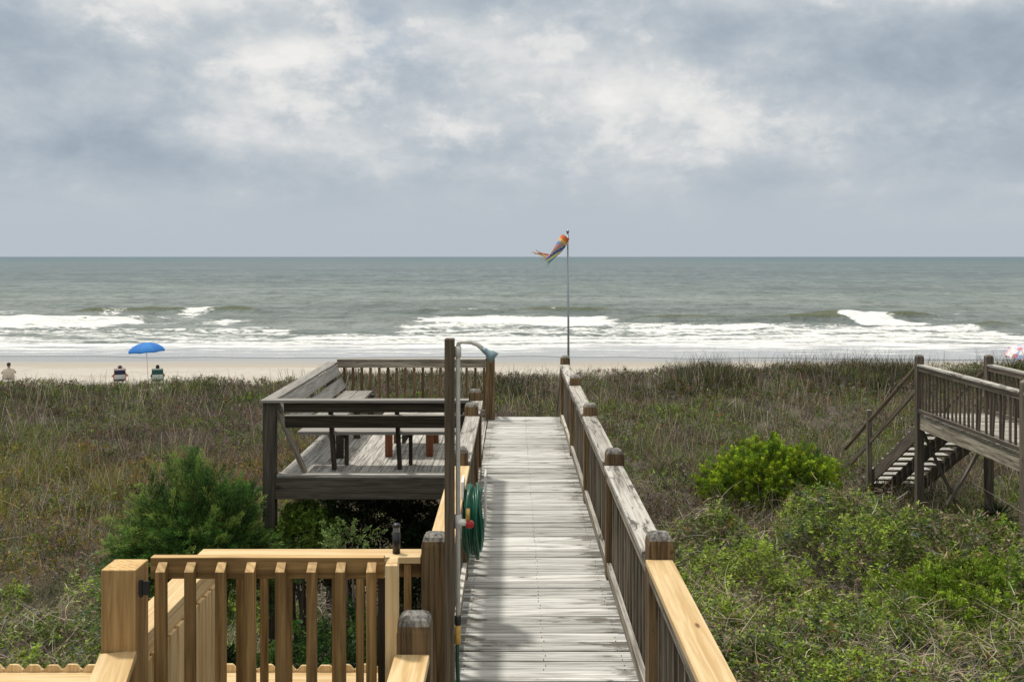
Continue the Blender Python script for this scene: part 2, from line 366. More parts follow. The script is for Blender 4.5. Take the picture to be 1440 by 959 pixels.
def foam_f(X, Y):
    r = np.full(X.shape, 0.0); w = (fbm(X * .6, Y, .09, 2) - .5); w2 = (fbm(X, Y, .35, 4) - .5)
    for (u0, u1, v0, v1, g) in FOAM:
        ya, yb_ = yv(v1), yv(v0); ym = (ya + yb_) / 2; yy = Y + w * 5 + w2 * 1.5; xx = X + w * 6
        e = (yb_ - ya) * .18 + .3; ex = 2.5
        k = sm(yy, ya - e, ya + e) * (1 - sm(yy, yb_ - e, yb_ + e)) * sm(xx, ux(u0, ym) - ex, ux(u0, ym) + ex) * (1 - sm(xx, ux(u1, ym) - ex, ux(u1, ym) + ex))
        r = np.maximum(r, k * g)
    lines = .5 + .5 * np.sin(Y * 1.15 + 9 * fbm(X * .35, Y * .6, .10, 51, 3) * 2.2); r = r * (.82 + .36 * lines) * np.where(Y < 104, 1, 1.08)
    for (u0, u1, v0, v1) in ((1376, 1426, 456, 470), (1148, 1176, 443, 456), (1277, 1308, 443, 457), (205, 256, 433, 447)):
        ya, yb_ = yv(v1), yv(v0); ym = (ya + yb_) / 2; cx_, cy_ = (ux(u0, ym) + ux(u1, ym)) / 2, ym
        r = r * (1 - .95 * np.exp(-(((X - cx_) / ((ux(u1, ym) - ux(u0, ym)) * .62)) ** 4 + ((Y - cy_) / ((yb_ - ya) * .55)) ** 4)))
    return r
def sea_z(X, Y):
    z = np.full(X.shape, 0.0); w = (fbm(X, Y * .2, .05, 7) - .5)
    for (u0, u1, v, h) in RIDGE:
        y0 = yv(v) + w * 7; d = Y - y0; prof = np.where(d < 0, np.exp(-(d / 1.5) ** 2), np.exp(-(d / 4.5) ** 2)); ex = 5
        z = z + .72 * h * prof * sm(X, ux(u0, yv(v)) - ex, ux(u0, yv(v)) + ex) * (1 - sm(X, ux(u1, yv(v)) - ex, ux(u1, yv(v)) + ex)) * (.65 + .7 * vn(X, Y * 0, .08, v))
    chop = (fbm(X * .45, Y, .30, 21) - .5) * .80 + (fbm(X * .5, Y, 1.1, 5, 3) - .5) * .34
    fade = sm(Y, 84, 105) * (1 - sm(Y, 500, 1200))
    return SEA + z * sm(Y, 88, 100) * (1 - sm(Y, 380, 500)) + chop * fade
def mat_sea():
    m, t, b, o = bare('sea water'); P = t.node('ShaderNodeNewGeometry').outputs['Position']; F_ = t.attr('foam').outputs['Fac']
    X, Y, Z = t.sep(P)[0:3]
    n1 = t.noise(t.vmul(P, (.22, .8, .5)), 1, 7, .62, .4); n2 = t.noise(t.vmul(P, (1.1, 2.6, 1)), 1, 6, .65, .6); n3 = t.noise(t.vmul(P, (.02, .085, 0)), 1, 5, .6)
    n4 = t.noise(t.vmul(P, (.004, .012, 0)), 1, 4, .5); n5 = t.noise(t.vmul(P, (.07, .32, 0)), 1, 6, .62); n6 = t.noise(t.vmul(P, (.05, .20, 2)), 1, 8, .72); n7 = t.noise(t.vmul(P, (.45, .22, 0)), 1, 6, .70); n8 = t.noise(t.vmul(P, (.16, .06, 0)), 1, 7, .74)
    lace = t.math('ADD', t.math('MULTIPLY', n1, .45), t.math('MULTIPLY', n2, .55))
    k = t.math('ADD', F_, t.math('MULTIPLY', t.math('SUBTRACT', lace, .5), 3.0))
    foam = t.math('MULTIPLY', t.step(k, .56, .82), t.step(F_, .05, .25))
    caps = t.math('MULTIPLY', t.step(n5, .68, .73), t.step(Y, 400, 120, 0, .8))
    foam = t.math('MAXIMUM', foam, caps)
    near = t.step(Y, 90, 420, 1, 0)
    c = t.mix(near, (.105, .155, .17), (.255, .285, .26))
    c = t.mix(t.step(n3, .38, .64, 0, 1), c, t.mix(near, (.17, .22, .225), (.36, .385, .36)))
    c = t.mix(t.step(n4, .4, .62, 0, .5), c, (.07, .095, .098))
    c = t.mix(t.step(n5, .42, .62, 0, .45), c, (.075, .100, .096)); c = t.mix(t.step(n6, .50, .66, 0, .6), c, (.30, .33, .32))
    c = t.mix(t.step(n7, .46, .62, 0, .40), c, (.085, .112, .11)); c = t.mix(t.step(n8, .50, .62, 0, .5), c, (.25, .285, .28)); c = t.mix(t.step(n8, .50, .38, 0, .25), c, (.09, .12, .125))
    c = t.mix(t.step(Z, SEA + .30, SEA + .75, 0, .85), c, (.10, .115, .055))
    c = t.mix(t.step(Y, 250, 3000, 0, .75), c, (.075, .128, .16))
    c = t.mix(foam, c, (.86, .86, .84))
    t.put(b.inputs['Base Color'], c); t.put(b.inputs['Roughness'], t.mix(foam, (.42, .42, .42), (.9, .9, .9)))
    b.inputs['IOR'].default_value = 1.33; b.inputs['Specular IOR Level'].default_value = .30
    h = t.math('ADD', t.math('ADD', n1, t.math('MULTIPLY', n7, 1.5)), t.math('ADD', t.math('MULTIPLY', n5, 1.2), t.math('MULTIPLY', n2, .35)))
    t.put(b.inputs['Normal'], t.bump(h, .9, .8)); return m
sx = np.concatenate([[-40000, -8000, -1500, -400, -200], np.linspace(-120, 120, 560), [200, 400, 1500, 8000, 40000]])
syl = [80.0]
while syl[-1] < 46000: syl.append(syl[-1] + (.32 if syl[-1] < 150 else .32 + (syl[-1] - 150) * .02))
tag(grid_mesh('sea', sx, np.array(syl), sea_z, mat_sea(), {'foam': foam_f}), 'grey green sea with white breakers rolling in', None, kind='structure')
# thin sheet of wash sliding up the sand
def mat_wash():
    m, t, b, o = bare('thin wash'); P = t.node('ShaderNodeNewGeometry').outputs['Position']
    n1 = t.noise(t.vmul(P, (.12, .9, 1)), 1, 6, .65, .5); n2 = t.noise(t.vmul(P, (.5, 2.2, 1)), 1, 5, .65, .3); Y = t.sep(P)[1]
    f = t.step(t.math('ADD', t.math('ADD', t.math('MULTIPLY', n1, .6), t.math('MULTIPLY', n2, .4)), t.math('MULTIPLY', t.math('SUBTRACT', Y, 80), .012)), .50, .62)
    t.put(b.inputs['Base Color'], t.mix(f, (.37, .365, .36), (.74, .74, .73))); t.put(b.inputs['Roughness'], t.mix(f, (.18, .18, .18), (.8, .8, .8)))
    t.put(b.inputs['Normal'], t.bump(n2, .15, .05)); return m
wx = np.linspace(-110, 110, 220)
def wash_z(X, Y): return np.maximum(ground_z(X, Y) + .02, SEA + .01) * 1.0
def wash():
    n = 26; X, T = np.meshgrid(wx, np.linspace(0, 1, n)); y0 = 73.5 + (fbm(X, X * 0, .06, 3) - .5) * 9
    Y = y0 + (88 - y0) * T; Z = wash_z(X, Y)
    idx = np.arange(X.size).reshape(X.shape); q = np.stack([idx[:-1, :-1], idx[:-1, 1:], idx[1:, 1:], idx[1:, :-1]], -1).reshape(-1, 4)
    me = poly_mesh('shallow_water', np.stack([X, Y, Z], -1).reshape(-1, 3), q); me.materials.append(mat_wash()); me.polygons.foreach_set('use_smooth', np.ones(len(me.polygons), bool))
    o = bpy.data.objects.new('shallow_water', me); COL.objects.link(o); tag(o, 'thin sheet of water washing over wet sand', None, kind='structure')
wash()

def gz(x, y): return float(ground_z(x, y))

# ------------------------------------------------------------------ our boardwalk
PX0, PX1 = .73, .87       # right posts
LX0, LX1 = -.485, -.345   # left posts
RP = [2.9, 5.2, 7.5, 9.8, 12.1, 14.45]; LP = [5.2, 7.5, 9.8, 10.85]
bw = empty('boardwalk', (0.2, 9, gz(.2, 9)), 'raised grey plank boardwalk with wooden railings leading to the beach', 'boardwalk')
mb = MB(); y = 2.6
while y < 14.95:
    w = .1375 + random.uniform(-.002, .002)
    mb.box(-.36 - random.uniform(0, .012), .755 + random.uniform(0, .012), y, y + w, -.038 + random.uniform(-.003, .0), random.uniform(-.005, .002), jit=.003); y += w + random.uniform(.005, .012)
for y in np.arange(2.67, 14.9, .1445):
    for x in (-.29, .2, .68):
        for dy in (-.03, .03): mb.lathe((x + random.uniform(-.01, .01), y + dy, .0), [(.0035, -.004), (.0035, .0028)], 6, mi=1)
mb.build('decking', [M['plank'], M['iron']], bw, bevel=.003)
mb = MB()
for x in (-.32, .20, .70): mb.box(x - .02, x + .02, 2.6, 14.93, -.26, -.045)
mb.build('joists', M['beam'], bw)
MB().box(-.38, .77, 14.953, 14.99, -.24, -.02).build('fascia', M['beam'], bw)

def rail_bay(par, xi, xo, y0, y1, zc, capm, side, n, rm, bm_=None, capw=.145, bal=.034):
    """one bay along Y: xi = walkway-side x of the posts, side=+1 when posts lie to +x"""
    s_ = side; cx = xi + s_ * .055
    MB().box(cx - capw / 2, cx + capw / 2, y0, y1, zc - .035, zc, jit=.0015).build('cap_board', capm, par, bevel=.004)
    a, b = sorted((xi + s_ * .002, xi + s_ * .038))
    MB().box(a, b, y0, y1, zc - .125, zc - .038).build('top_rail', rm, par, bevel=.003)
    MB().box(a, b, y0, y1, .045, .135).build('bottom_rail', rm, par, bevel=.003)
    for k in range(n):
        yc = y0 + (y1 - y0) * (k + .5) / n; a2, b2 = sorted((xi + s_ * .040, xi + s_ * (.040 + bal)))
        MB().box(a2, b2, yc - bal / 2, yc + bal / 2, .03 + random.uniform(-.01, .01), zc - .040).build('baluster', M['bal'], par)
def mk_railing(par, px0, px1, ys_, zc, new_first, side, inner, y_from=None):
    r = MB().box(px0, px1, ys_[0] - .07, ys_[0] + .07, gz(px0, ys_[0]) - .3, 1.0) if False else None
    rail = empty('railing', (0, 0, 0), None, None); rail.location = ((px0 + px1) / 2, ys_[0], 0); bpy.context.view_layer.update(); child(rail, par)
    for i, yc in enumerate(ys_):
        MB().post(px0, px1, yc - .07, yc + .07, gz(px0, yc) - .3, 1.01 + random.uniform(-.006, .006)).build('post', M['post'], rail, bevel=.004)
    for i in range(len(ys_) - 1):
        a, b = ys_[i] + .072, ys_[i + 1] - .072
        rail_bay(rail, inner, None, a, b, .885, M['new'] if i in new_first else M['cap'], side, max(2, round((b - a) / .15)), M['rail'])
    return rail
rr = mk_railing(bw, PX0, PX1, RP, .885, (0,), 1, PX0)
lr = mk_railing(bw, LX0, LX1, LP, .885, (0,), -1, LX1)
# far end post on the left and the stairs beyond
MB().post(-.405, -.265, 14.72, 14.86, gz(-.3, 14.8) - .3, .98).build('post', M['post'], bw, bevel=.004)
mb = MB(); NS = 14
for k in range(NS):
    mb.box(-.26, .70, 14.995 + .28 * k, 15.25 + .28 * k, -.22 - .19 * k, -.18 - .19 * k)
mb.build('stair_treads', M['deck'], bw)
mb = MB()
for x in (-.29, .73): mb.beam((x, 15.0, -.2), (x, 15.0 + .28 * NS, -.2 - .19 * NS), .04, .24)
mb.build('stair_stringers', M['beam'], bw)
for x, nm in ((-.335, 'stair_handrail'), (.80, 'stair_handrail')):
    MB().beam((x, 14.87, .90), (x + (.0), 14.87 + .28 * NS, .90 - .19 * NS), .09, .04).beam((x, 14.87, .82), (x, 14.87 + .28 * NS, .82 - .19 * NS), .038, .09).beam((x, 14.87, .42), (x, 14.87 + .28 * NS, .42 - .19 * NS), .038, .09).build(nm, M['rail'], bw)
    MB().box(x - .045, x + .045, 18.6, 18.7, gz(x, 18.7) - .2, -1.75).build('post', M['post'], bw)

# ------------------------------------------------------------------ side platform with built-in benches
pf = empty('viewing_platform', (-1.6, 12.9, gz(-1.6, 12.9)), 'weathered side platform with built-in benches beside the boardwalk', 'platform')
mb = MB(); x = -2.68
while x < -.50:
    w = min(.138, -.365 - x); mb.box(x, x + w, 11.16, 14.9, -.04, random.uniform(-.003, .002), jit=.002); x += w + .006
mb.box(-2.70, -.50, 11.01, 11.15, -.038, .001)
mb.build('decking', M['deck'], pf, bevel=.003)
mb = MB().box(-2.70, -.50, 10.965, 11.005, -.27, -.025); mb.box(-2.72, -2.68, 11.006, 14.9, -.27, -.045).box(-2.70, -.50, 14.905, 14.94, -.27, -.02)
mb.build('fascia', M['beam'], pf, bevel=.003)
for (x, y) in ((-2.79, 11.07), (-2.79, 14.83), (-.58, 14.60), (-1.6, 14.85)):
    MB().box(x - .07, x + .07, y - .065, y + .065, gz(x, y) - .3, .83 if x < -2 else -.28).build('support_post', M['beam'], pf, bevel=.004)
# back rail
back = MB().box(-2.70, -.41, 14.80, 14.94, .885, .92).box(-2.70, -.41, 14.82, 14.86, .785, .883).box(-2.70, -.41, 14.82, 14.86, .05, .13)
back.build('rail', M['rail'], pf, bevel=.003)
for k in range(17):
    x = -2.60 + k * .1355
    MB().box(x - .018, x + .018, 14.862, 14.898, .03, .783).build('baluster', M['post'], pf)
# front bench (back towards the house)
fb = MB().box(-2.87, -.49, 10.93, 11.085, .835, .865, jit=.001).build('bench_cap', M['seat'], pf, bevel=.003)
MB().beam((-2.62, 11.035, .77), (-.50, 11.035, .77), .036, .115, up=(0, -.25, 1)).build('bench_back_board', M['dark'], pf, bevel=.003)
MB().beam((-2.62, 11.085, .60), (-.50, 11.085, .60), .036, .15, up=(0, -.25, 1)).build('bench_back_board', M['dark'], pf, bevel=.003)
for x in (-2.11, -1.34, -.60):
    MB().beam((x, 11.13, .84), (x + .02, 11.30, .0), .045, .085, up=(0, 1, 0)).build('bench_support', M['dark'], pf)
    MB().box(x + .10, x + .14, 11.52, 11.60, .0, .42).box(x + .06, x + .098, 11.16, 11.60, .33, .42).build('bench_leg', M['dark'], pf)
MB().box(-2.50, -.50, 11.18, 11.38, .424, .462).box(-2.50, -.50, 11.39, 11.60, .424, .46).build('bench_seat', M['seat'], pf, bevel=.003)
# left bench
MB().box(-2.87, -2.72, 11.09, 14.94, .83, .862, jit=.001).build('bench_cap', M['seat'], pf, bevel=.003)
MB().beam((-2.68, 11.10, .76), (-2.68, 14.78, .76), .036, .15, up=(-.45, 0, 1)).build('bench_back_board', M['seat'], pf, bevel=.003)
MB().beam((-2.60, 11.30, .565), (-2.60, 14.78, .565), .036, .17, up=(-.45, 0, 1)).build('bench_back_board', M['seat'], pf, bevel=.003)
for y in (11.13, 12.9, 14.6):
    MB().beam((-2.74, y, .78), (-2.40, y, .0), .09, .045, up=(1, 0, 0)).build('bench_support', M['rail'], pf)
for y in (11.9, 13.2, 14.5): MB().box(-2.18, -2.09, y, y + .04, 0, .42).build('bench_leg', M['dark'], pf)
MB().box(-2.56, -2.35, 11.65, 14.62, .424, .46).box(-2.34, -2.13, 11.65, 14.62, .424, .462).build('bench_seat', M['seat'], pf, bevel=.003)
# loose low table
tb = empty('low_table', (-1.28, 12.45, 0), 'low wooden table with red brown legs standing on the side platform', 'table')
mb = MB()
for k in range(5): mb.box(-1.66, -.88, 11.93 + k * .215, 12.13 + k * .215, .44, .475)
mb.build('table_top', M['cap'], tb, bevel=.003)
for x in (-1.54, -1.03):
    for y in (11.98, 12.86): MB().box(x - .045, x + .045, y, y + .05, 0.002, .438).build('leg', M['red'], tb)

# ------------------------------------------------------------------ new pine gate, landing rails, newels
gt = empty('wooden_gate', (-1.0, 3.83, .0), 'new pine picket gate closed between two posts at the bottom of the photo', 'gate')
GY = 3.86
MB().box(-1.455, -.515, GY, GY + .038, 1.205, 1.292).build('gate_rail', M['newd'], gt, bevel=.004)
MB().box(-1.455, -.515, GY, GY + .038, .30, .388).build('gate_rail', M['newd'], gt, bevel=.004)
for u in (227, 267, 310, 352, 394.5, 437.5, 479, 522):
    x = (u - 720) * (GY - .03) / F; sl = random.uniform(-.004, .004)
    MB().rings([[(x - .019, GY - .040, .24), (x + .019, GY - .040, .24), (x + .019, GY - .002, .24), (x - .019, GY - .002, .24)],
                [(x - .019 + sl, GY - .040, 1.245), (x + .019 + sl, GY - .040, 1.245), (x + .019 + sl, GY - .002, 1.275), (x - .019 + sl, GY - .002, 1.275)]]).build('picket', M['newd'], gt, bevel=.003)
MB().box(-1.455, -1.415, GY + .040, GY + .078, .28, 1.20).build('gate_stile', M['newd'], gt, bevel=.003)
MB().box(-.545, -.515, GY + .040, GY + .078, .28, 1.20).build('gate_stile', M['dark'], gt, bevel=.003)
for z in (1.17, .45): MB().box(-1.500, -1.455, GY - .006, GY + .0, z - .028, z + .028).lathe((-1.490, GY - .004, z), [(.008, -.035), (.008, .035)], 8).build('hinge', M['iron'], gt)
ltp = tag(MB().box(-.500, -.452, 3.78, 3.845, .05, 1.285).rings([[(-.499, 3.80, 1.285), (-.453, 3.80, 1.285), (-.453, 3.845, 1.285), (-.499, 3.845, 1.285)], [(-.485, 3.82, 1.30), (-.453, 3.82, 1.30), (-.453, 3.845, 1.30), (-.485, 3.845, 1.30)]]).build('latch_post', M['new'], None, bevel=.003),
          'slim pale pine latch post at the right edge of the gate', 'post')
ltp.data.transform(Matrix.Translation((0, 0, 0)))
# left newel with its cap running back to the porch
nl = empty('porch_railing', (-1.58, 3.92, 0), 'new pine porch railing with a thick flat-topped post at the gate hinges', 'railing')
MB().box(-1.650, -1.510, 3.85, 3.99, gz(-1.6, 3.9) - .2, 1.245).build('newel_post', M['newel'], nl, bevel=.005)
MB().beam((-1.578, 3.848, .90), (-1.16, 2.2, .90), .14, .036).build('cap_board', M['new'], nl, bevel=.004)
MB().beam((-1.55, 3.84, .835), (-1.14, 2.2, .835), .038, .09).build('top_rail', M['newd'], nl)
nr = empty('porch_railing', (-.39, 3.80, 0), 'porch railing with a weathered round-headed post and pale pine cap, bottom centre', 'railing')
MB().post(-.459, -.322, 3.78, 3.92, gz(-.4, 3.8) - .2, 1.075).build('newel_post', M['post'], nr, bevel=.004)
MB().box(-.462, -.325, 2.3, 3.778, .900, .937).build('cap_board', M['new'], nr, bevel=.004)
MB().box(-.44, -.40, 2.3, 3.778, .81, .898).build('top_rail', M['newd'], nr)
# landing railing beyond the gate
lnd = empty('landing_railing', (-1.1, 5.2, 0), 'new pine L-shaped railing with square balusters behind the gate', 'railing')
MB().box(-1.695, -.489, 5.125, 5.270, .862, .898).build('cap_board', M['new'], lnd, bevel=.004)
MB().box(-1.695, -1.552, 4.0, 5.123, .862, .897).build('cap_board', M['new'], lnd, bevel=.004)
MB().box(-1.66, -.489, 5.18, 5.218, .772, .860).build('top_rail', M['newd'], lnd, bevel=.003)
MB().box(-1.58, -1.555, 4.0, 5.15, .765, .860).build('top_rail', M['new'], lnd, bevel=.003)
MB().box(-1.66, -.489, 5.18, 5.218, .0, .088).build('bottom_rail', M['newd'], lnd, bevel=.003)
for k in range(9):
    x = -.560 - .1285 * k
    MB().box(x - .019, x + .019, 5.140, 5.178, -.02, .855).build('baluster', M['newd'], lnd, bevel=.002)
MB().box(-1.69, -1.60, 5.13, 5.17, -.3, .860).build('corner_post', M['newd'], lnd, bevel=.003)
for k in range(11):
    y = 4.06 + k * .1
    MB().box(-1.553, -1.534, y - .036, y + .036, -.5, .80).build('side_board', M['new'], lnd, bevel=.002)
# round-topped fence boards and their ledge
fc = empty('picket_fence', (-4, 6.5, gz(-4, 6.5)), 'low new pine fence with scalloped board tops at the lower left', 'fence')
mb = MB()
for k in range(50):
    x0 = -7.4 + k * .132; x1 = x0 + .128; zt = -.262 + random.uniform(-.006, .006)
    if x1 > -.62: break
    prof = [(x0, zt - .032), (x0 + .008, zt - .028), (x0 + .024, zt - .008), (x0 + .036, zt), (x1 - .036, zt), (x1 - .024, zt - .008), (x1 - .008, zt - .028), (x1, zt - .032)]
    a = [(x0, 6.50, -2.0)] + [(px, 6.50, pz) for px, pz in prof] + [(x1, 6.50, -2.0)]; b2 = [(p[0], 6.519, p[2]) for p in a]
    mb.rings([a, b2])
mb.build('fence_boards', M['new'], fc)
MB().box(-7.4, -.62, 6.05, 6.498, -.345, -.31).build('ledge', M['new'], fc, bevel=.004)
MB().box(-7.4, -.62, 6.24, 6.28, -.44, -.347).build('rail', M['newd'], fc)
for x in (-7.3, -5.2, -3.1, -1.0): MB().box(x, x + .09, 6.30, 6.39, gz(x, 6.4) - .2, -.347).build('post', M['newd'], fc)
# black path light on the landing rail
sl = empty('path_light', (-.605, 5.16, .898), 'slim black solar light standing on the pine landing rail', 'lamp')
MB().lathe((-.625, 5.19, .899), [(.021, 0), (.021, .115)], 16).build('tube', M['black'], sl, smooth=True)
MB().lathe((-.625, 5.19, .899), [(.0185, .115), (.0185, .142)], 16).build('lens', M['glass'], sl)
MB().lathe((-.625, 5.19, .899), [(.022, .142), (.022, .152), (.014, .160), (.004, .162)], 16).build('cap', M['black'], sl, smooth=True)

# ------------------------------------------------------------------ outdoor shower, hoses
sh = empty('outdoor_shower', (-.33, 5.05, 0), 'outdoor shower on a tall slim timber post beside the boardwalk', 'shower')
MB().box(-.352, -.303, 5.00, 5.089, -.3, 2.07).build('shower_post', M['spost'], sh, bevel=.003)
px_, py_ = -.283, 5.03
MB().tube([(px_, py_, .60), (px_, py_, 2.03), (px_ + .004, py_, 2.045), (px_ + .02, py_, 2.055), (px_ + .07, py_, 2.052), (px_ + .105, py_, 2.038), (px_ + .135, py_, 2.012)], .0125, 10).build('pipe', M['pvc'], sh, smooth=True)
MB().tube([(px_, py_, 1.975), (px_, py_, 2.03)], .018, 10).build('pipe_joint', M['pvc'], sh, smooth=True)
MB().tube([(px_, py_, 1.08), (px_, py_, 1.15)], .019, 10).build('pipe_joint', M['pvc'], sh, smooth=True)
a = Vector((px_ + .128, py_, 2.018)); d = Vector((.78, -.05, -.62)).normalized()
MB().tube([a, a + d * .02, a + d * .035, a + d * .055, a + d * .082], [.013, .016, .017, .030, .033], 14).build('shower_head', M['headblue'], sh, smooth=True)
MB().tube([(px_, py_ - .015, 1.115), (px_ + .05, py_ - .015, 1.112)], .017, 10).build('valve', M['white'], sh, smooth=True)
MB().tube([(px_ + .052, py_ - .02, 1.12), (px_ + .052, py_ - .02, 1.185)], .011, 8).build('spout', M['brass'], sh, smooth=True)
MB().lathe((px_ + .062, py_ - .02, 1.085), [(.008, 0), (.021, .006), (.023, .025), (.019, .036), (.006, .040)], 10).build('tap_handle', M['redp'], sh)
MB().tube([(px_, py_, .575), (px_, py_, .62)], .017, 10).build('coupling', M['iron'], sh, smooth=True)
sup = empty('supply_hose', (px_, py_, 0), 'dark green hose with a yellow end hanging below the shower pipe', 'hose')
MB().tube([(px_ - .002, py_, .475), (px_, py_, .573)], .016, 10).build('connector', M['yellow'], sup, smooth=True)
MB().tube([(px_ - .003, py_, .48), (px_ - .004, py_, .40), (px_, py_ - .005, .30), (px_ + .012, py_ - .01, .18), (px_ + .03, py_, .07), (px_ + .05, py_ + .08, .015)], .0105, 10).build('hose', M['hosed'], sup, smooth=True)
hs = empty('garden_hose', (-.27, 6.5, .7), 'coiled green garden hose hanging on the left railing', 'hose')
mb = MB(); pts = []
for k in range(11):
    xo = -.325 + .011 * k; rr_ = .18 + random.uniform(-.02, .02); cy, cz = 6.5 + random.uniform(-.015, .015), .745 + random.uniform(-.02, .01)
    for j in range(20):
        t = 2 * math.pi * j / 20; st = 1.0 + .22 * max(0, -math.sin(t)) * (1 + .3 * (k % 3))
        pts.append((xo + .011 * j / 20 + .006 * math.sin(3 * t + k), cy + rr_ * math.cos(t), cz + rr_ * 1.08 * math.sin(t) * st))
mb.tube(pts, .0095, 7).build('coil', M['hose'], hs, smooth=True)
hg = empty('hose_hanger', (-.33, 6.5, .8), 'pale hose hanger fixed to the inside of the left railing', 'hanger')
MB().box(-.342, -.322, 6.40, 6.60, .62, 1.0).build('back_plate', M['white'], hg, bevel=.004)
MB().box(-.186, -.172, 6.40, 6.60, .70, 1.04).box(-.342, -.186, 6.44, 6.56, .855, .872).build('hook', M['pvc'], hg, bevel=.004)

# ------------------------------------------------------------------ flagpole and windsock
def mat_sock():
    m, t, b, o = bare('rainbow cloth'); g = t.attr('grain').outputs['Vector']
    ramp = t.node('ShaderNodeValToRGB'); t.put(ramp.inputs[0], t.attr('band').outputs['Fac']); cr = ramp.color_ramp; cr.interpolation = 'CONSTANT'
    cs = [(0, (.66, .14, .03)), (.12, (.72, .42, .10)), (.20, (.72, .56, .34)), (.26, (.08, .09, .40)), (.36, (.62, .55, .20)), (.46, (.08, .32, .38)), (.56, (.66, .60, .22)), (.66, (.16, .45, .26)), (.78, (.16, .20, .50)), (.88, (.58, .24, .20))]
    for i, (p, c) in enumerate(cs):
        e = cr.elements[i] if i < 2 else cr.elements.new(p); e.position = p; e.color = (*c, 1)
    t.put(b.inputs['Base Color'], ramp.outputs[0]); b.inputs['Roughness'].default_value = .7; return m
fp = tag(MB().tube([(.855, 14.56, -.3), (.855, 14.56, 1.5), (.845, 14.56, 2.86)], [.018, .016, .013], 8).lathe((.845, 14.56, 2.86), [(.018, 0), (.024, .02), (.018, .04), (.004, .05)], 8).build('flagpole', M['metal'], None, smooth=True),
         'thin grey flagpole rising from the last right railing post', 'flagpole')
ws = empty('windsock', (.845, 14.56, 2.78), 'rainbow striped windsock streaming left from the flagpole top', 'windsock')
def windsock():
    n, mlen = 16, 26; vs = []; fs = []; band = []
    p0 = Vector((.815, 14.56, 2.80)); p1 = Vector((.53, 14.52, 2.42))
    for i in range(mlen + 1):
        t_ = i / mlen; c = p0.lerp(p1, t_) + Vector((0, 0, -.02 * math.sin(t_ * 3))); ax = (p1 - p0).normalized(); a_ = ax.cross(Vector((0, 1, 0))).normalized(); b_ = Vector((0, 1, 0))
        r = .066 * (1 + .22 * math.sin(t_ * 5.5)) * (1 - .30 * t_)
        for k in range(n):
            th = 2 * math.pi * k / n; rr2 = r * (1 + .34 * math.sin(3 * th + t_ * 4) * t_)
            vs.append(c + a_ * rr2 * math.cos(th) + b_ * rr2 * math.sin(th)); band.append(min(.24, t_ * 1.0) if t_ < .22 else (.26 + .74 * (((k / n) * 1.0 + t_ * .55) % 1.0)))
    for i in range(mlen):
        for k in range(n): fs.append((i * n + k, i * n + (k + 1) % n, (i + 1) * n + (k + 1) % n, (i + 1) * n + k))
    me = bpy.data.meshes.new('sleeve'); me.from_pydata([tuple(v) for v in vs], [], fs); at = me.attributes.new('band', 'FLOAT', 'POINT'); at.data.foreach_set('value', band)
    msk = mat_sock(); me.materials.append(msk); o = bpy.data.objects.new('sleeve', me); COL.objects.link(o); child(o, ws)
    for (q, bv) in (((.36, 2.60), .14), ((.40, 2.57), .03), ((.47, 2.30), .95), ((.42, 2.47), .6), ((.53, 2.29), .7), ((.30, 2.57), .14), ((.34, 2.54), .03), ((.49, 2.36), .82)):
        s0 = p1 + Vector((random.uniform(0, .06), 0, random.uniform(-.0, .1))); s1 = Vector((q[0], 14.5, q[1])); mid = (s0 + s1) / 2 + Vector((0, .05, random.uniform(-.03, .04)))
        V = []
        for j in range(9):
            t_ = j / 8; c = s0 * (1 - t_) ** 2 + mid * 2 * t_ * (1 - t_) + s1 * t_ * t_; w = Vector((.007, .002, .010)) * (1 - .6 * t_); V += [tuple(c + w), tuple(c - w)]
        me = bpy.data.meshes.new('streamer'); me.from_pydata(V, [], [(2 * j, 2 * j + 1, 2 * j + 3, 2 * j + 2) for j in range(8)]); at = me.attributes.new('band', 'FLOAT', 'POINT'); at.data.foreach_set('value', [bv] * len(V))
        me.materials.append(msk); o = bpy.data.objects.new('streamer', me); COL.objects.link(o); child(o, ws)
    hoop = MB(); ax = (p1 - p0).normalized(); a_ = ax.cross(Vector((0, 1, 0))).normalized()
    ring = [p0 + a_ * .064 * math.cos(2 * math.pi * k / 16) + Vector((0, 1, 0)) * .064 * math.sin(2 * math.pi * k / 16) for k in range(17)]
    hoop.tube(ring, .004, 5).tube([p0 + a_ * .06, (.845, 14.56, 2.84)], .0025, 4).tube([p0 - a_ * .06, (.845, 14.56, 2.76)], .0025, 4).build('hoop', M['redp'], ws)
windsock()

